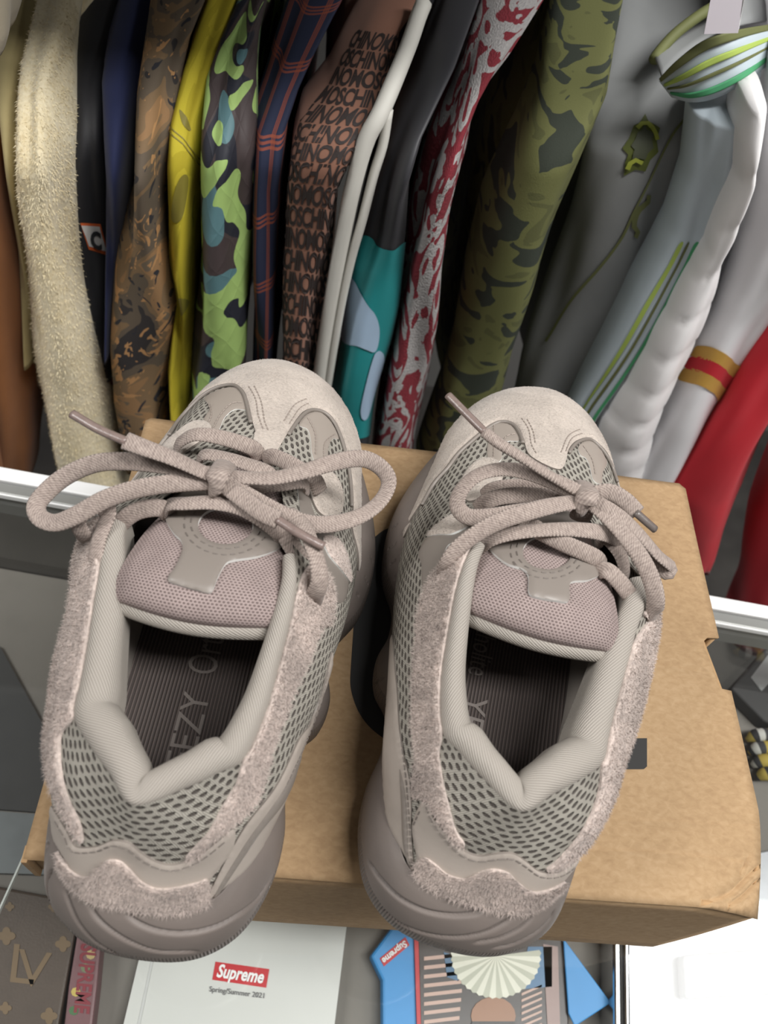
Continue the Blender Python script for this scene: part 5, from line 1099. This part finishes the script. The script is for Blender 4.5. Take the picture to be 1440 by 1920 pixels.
# picture book
pb = empty('picture_book', tuple(at_z(920, 1860, ZB))); tag(pb, 'glossy book whose cover picture shows a pale pleated fan over dark slats', 'book')
zp = ZB + .016
child(sheet('cover', [(782, 1720), (1062, 1735), (1068, 1990), (790, 1990)], ZB + .0005, zp, plain('cover_brown', (58, 50, 48), .3, 60, .1, 300, .02), .001), pb)
child(sheet('spine', [(776, 1735), (784, 1735), (791, 1990), (784, 1990)], ZB + .0005, zp + .0003, sup_red, 0), pb)
slat = col_mat('print_peach', (196, 164, 150), .35)
for k in range(9):
    y = 1792 + k * 17; child(decal_plane('printed_slat', [(795, y + 2), (872 - k * 1.5, y - 6), (872 - k * 1.5, y + 1), (795, y + 9)], zp + .0006, slat, pb), pb)
for k in range(10):
    y = 1850 + k * 12; child(decal_plane('printed_slat', [(978, y + 12), (1016, y - 4), (1016, y), (978, y + 17)], zp + .0006, slat, pb), pb)
child(decal_plane('printed_beam', [(1018, 1770), (1046, 1775), (1052, 1985), (1030, 1985)], zp + .0006, col_mat('print_rose', (150, 124, 118), .35), pb), pb)
child(decal_plane('printed_sleeve', [(832, 1785), (848, 1790), (860, 1840), (838, 1832)], zp + .0006, col_mat('print_blue', (58, 104, 140), .35), pb), pb)
child(decal_plane('printed_sleeve', [(990, 1775), (1035, 1775), (1035, 1850), (975, 1855)], zp + .0006, col_mat('print_blue2', (62, 110, 150), .35), pb), pb)
fan = col_mat('print_fan', (222, 222, 206), .35); fan2 = col_mat('print_fan_shade', (186, 188, 170), .35); fc = (930, 1792)
for k in range(22):
    a0 = math.radians(-8 + 196 * k / 22); a1 = math.radians(-8 + 196 * (k + 1) / 22)
    child(decal_plane('printed_fan_fold', [fc, (fc[0] + 82 * math.cos(a0), fc[1] + 78 * math.sin(a0)), (fc[0] + 85 * math.cos((a0 + a1) / 2), fc[1] + 81 * math.sin((a0 + a1) / 2)), (fc[0] + 82 * math.cos(a1), fc[1] + 78 * math.sin(a1))], zp + .0010, fan if k % 2 else fan2, pb), pb)
child(decal_plane('printed_head', oval((925, 1905), 42, 36), zp + .0008, col_mat('print_brown', (150, 104, 72), .35), pb), pb)
child(decal_plane('printed_shade', [(885, 1915), (965, 1915), (985, 1990), (870, 1990)], zp + .0012, col_mat('print_black', (34, 32, 32), .35), pb), pb)
# blue sheet standing in for the reflecting part of a blue cover
bc = sheet('blue_reflection', [(1056, 1758), (1146, 1880), (1078, 1925), (1066, 1900)], ZB + .018, ZB + .0195, blue); tag(bc, 'pointed blue sheet standing in for a reflecting blue cover, beside the picture book and the chrome post', 'card')
# chrome divider post and a silver sheet added for the ceiling light's reflection
pbx = flat_poly([(1150, 1700), (1164, 1700), (1168, 1990), (1152, 1990)], ZB + .03)
po = prism('chrome_bar', pbx, ZB + .0005, ZB + .03, M['chrome'], None, .002); tag(po, 'narrow chrome divider bar lying between the picture book and the silver reflection sheet', 'bar')
tr_ = empty('reflection_sheet', tuple(at_z(1320, 1850, ZB))); tag(tr_, 'silver sheet under the glass standing in for the reflection of a ceiling light', 'tray')
silver = plain('polished_silver', (170, 172, 176), .3, 6, .2, 300, .02, metal=.5)
child(sheet('floor', [(1176, 1640), (1640, 1560), (1720, 2000), (1180, 2000)], ZB + .0005, ZB + .004, silver, .001), tr_)
child(sheet('step', [(1280, 1790), (1640, 1760), (1700, 1850), (1285, 1875)], ZB + .0042, ZB + .018, silver, .004), tr_)
child(sheet('rim', [(1168, 1640), (1180, 1640), (1184, 2000), (1172, 2000)], ZB + .0005, ZB + .02, M['chrome'], .002), tr_)
# things seen through the glass beside the box
dm = sheet('charcoal_mat', [(-300, 1130), (0, 1212), (88, 1372), (150, 1440), (120, 1530), (60, 1522), (-300, 1495)], ZB + .0005, ZB + .004, M['felt_dark'], 0); tag(dm, 'charcoal felt mat on the case floor beside the box', 'mat')
gm_ = sheet('slate_mat', [(-300, 1500), (60, 1526), (120, 1534), (100, 1640), (-300, 1628)], ZB + .0005, ZB + .006, plain('slate', (112, 118, 120), .5, 40, .15, 300, .1), 0); tag(gm_, 'slate grey mat next to the monogram folio', 'mat')
wt = empty('watch_case', tuple(at_z(1430, 1270, ZB))); tag(wt, 'dark case with a grey paper label near the aluminium rail', 'case')
child(sheet('body', [(1372, 1290), (1440, 1212), (1560, 1260), (1520, 1400), (1432, 1350)], ZB + .0005, ZB + .018, M['felt_dark'], .002), wt)
child(decal_plane('label', [(1408, 1270), (1440, 1228), (1470, 1250), (1428, 1296)], ZB + .0188, col_mat('label_grey', (188, 192, 192), .4), wt), wt)
gv = empty('glove', tuple(at_z(1425, 1430, ZB))); tag(gv, 'yellow, black and white striped glove in the case beside the box', 'glove')
t = NT('glove_knit'); uvv, u, v = t.uv()
col = t.ramp(t.m('FRACT', t.m('DIVIDE', u, .021)), [(0, lin((176, 156, 74))), (.34, lin((44, 44, 46))), (.55, lin((196, 196, 190))), (.78, lin((60, 60, 62)))], True)
gmat = t.fin(col, .8, t.bump(t.noise(t.obj(), 700, 2), .3, .0006))
for k, (x0_, y0_) in enumerate([(1400, 1388), (1404, 1412), (1410, 1436), (1418, 1460)]):
    P = resample(np.array([at_z(x0_, y0_, ZB + .006), at_z(x0_ + 22, y0_ - 10, ZB + .014), at_z(x0_ + 60, y0_ - 6, ZB + .014), at_z(x0_ + 120, y0_ + 24, ZB + .010)]), .003)
    tp = np.clip(np.arange(len(P)) / 4.0 + .35, 0, 1); V, F, U = sweep(P, .0062, .0055, 12, None, tp); child(mesh_obj('finger', V, F, gmat, gv, uvs=[(a_ + k * .006, b_) for a_, b_ in U]), gv)
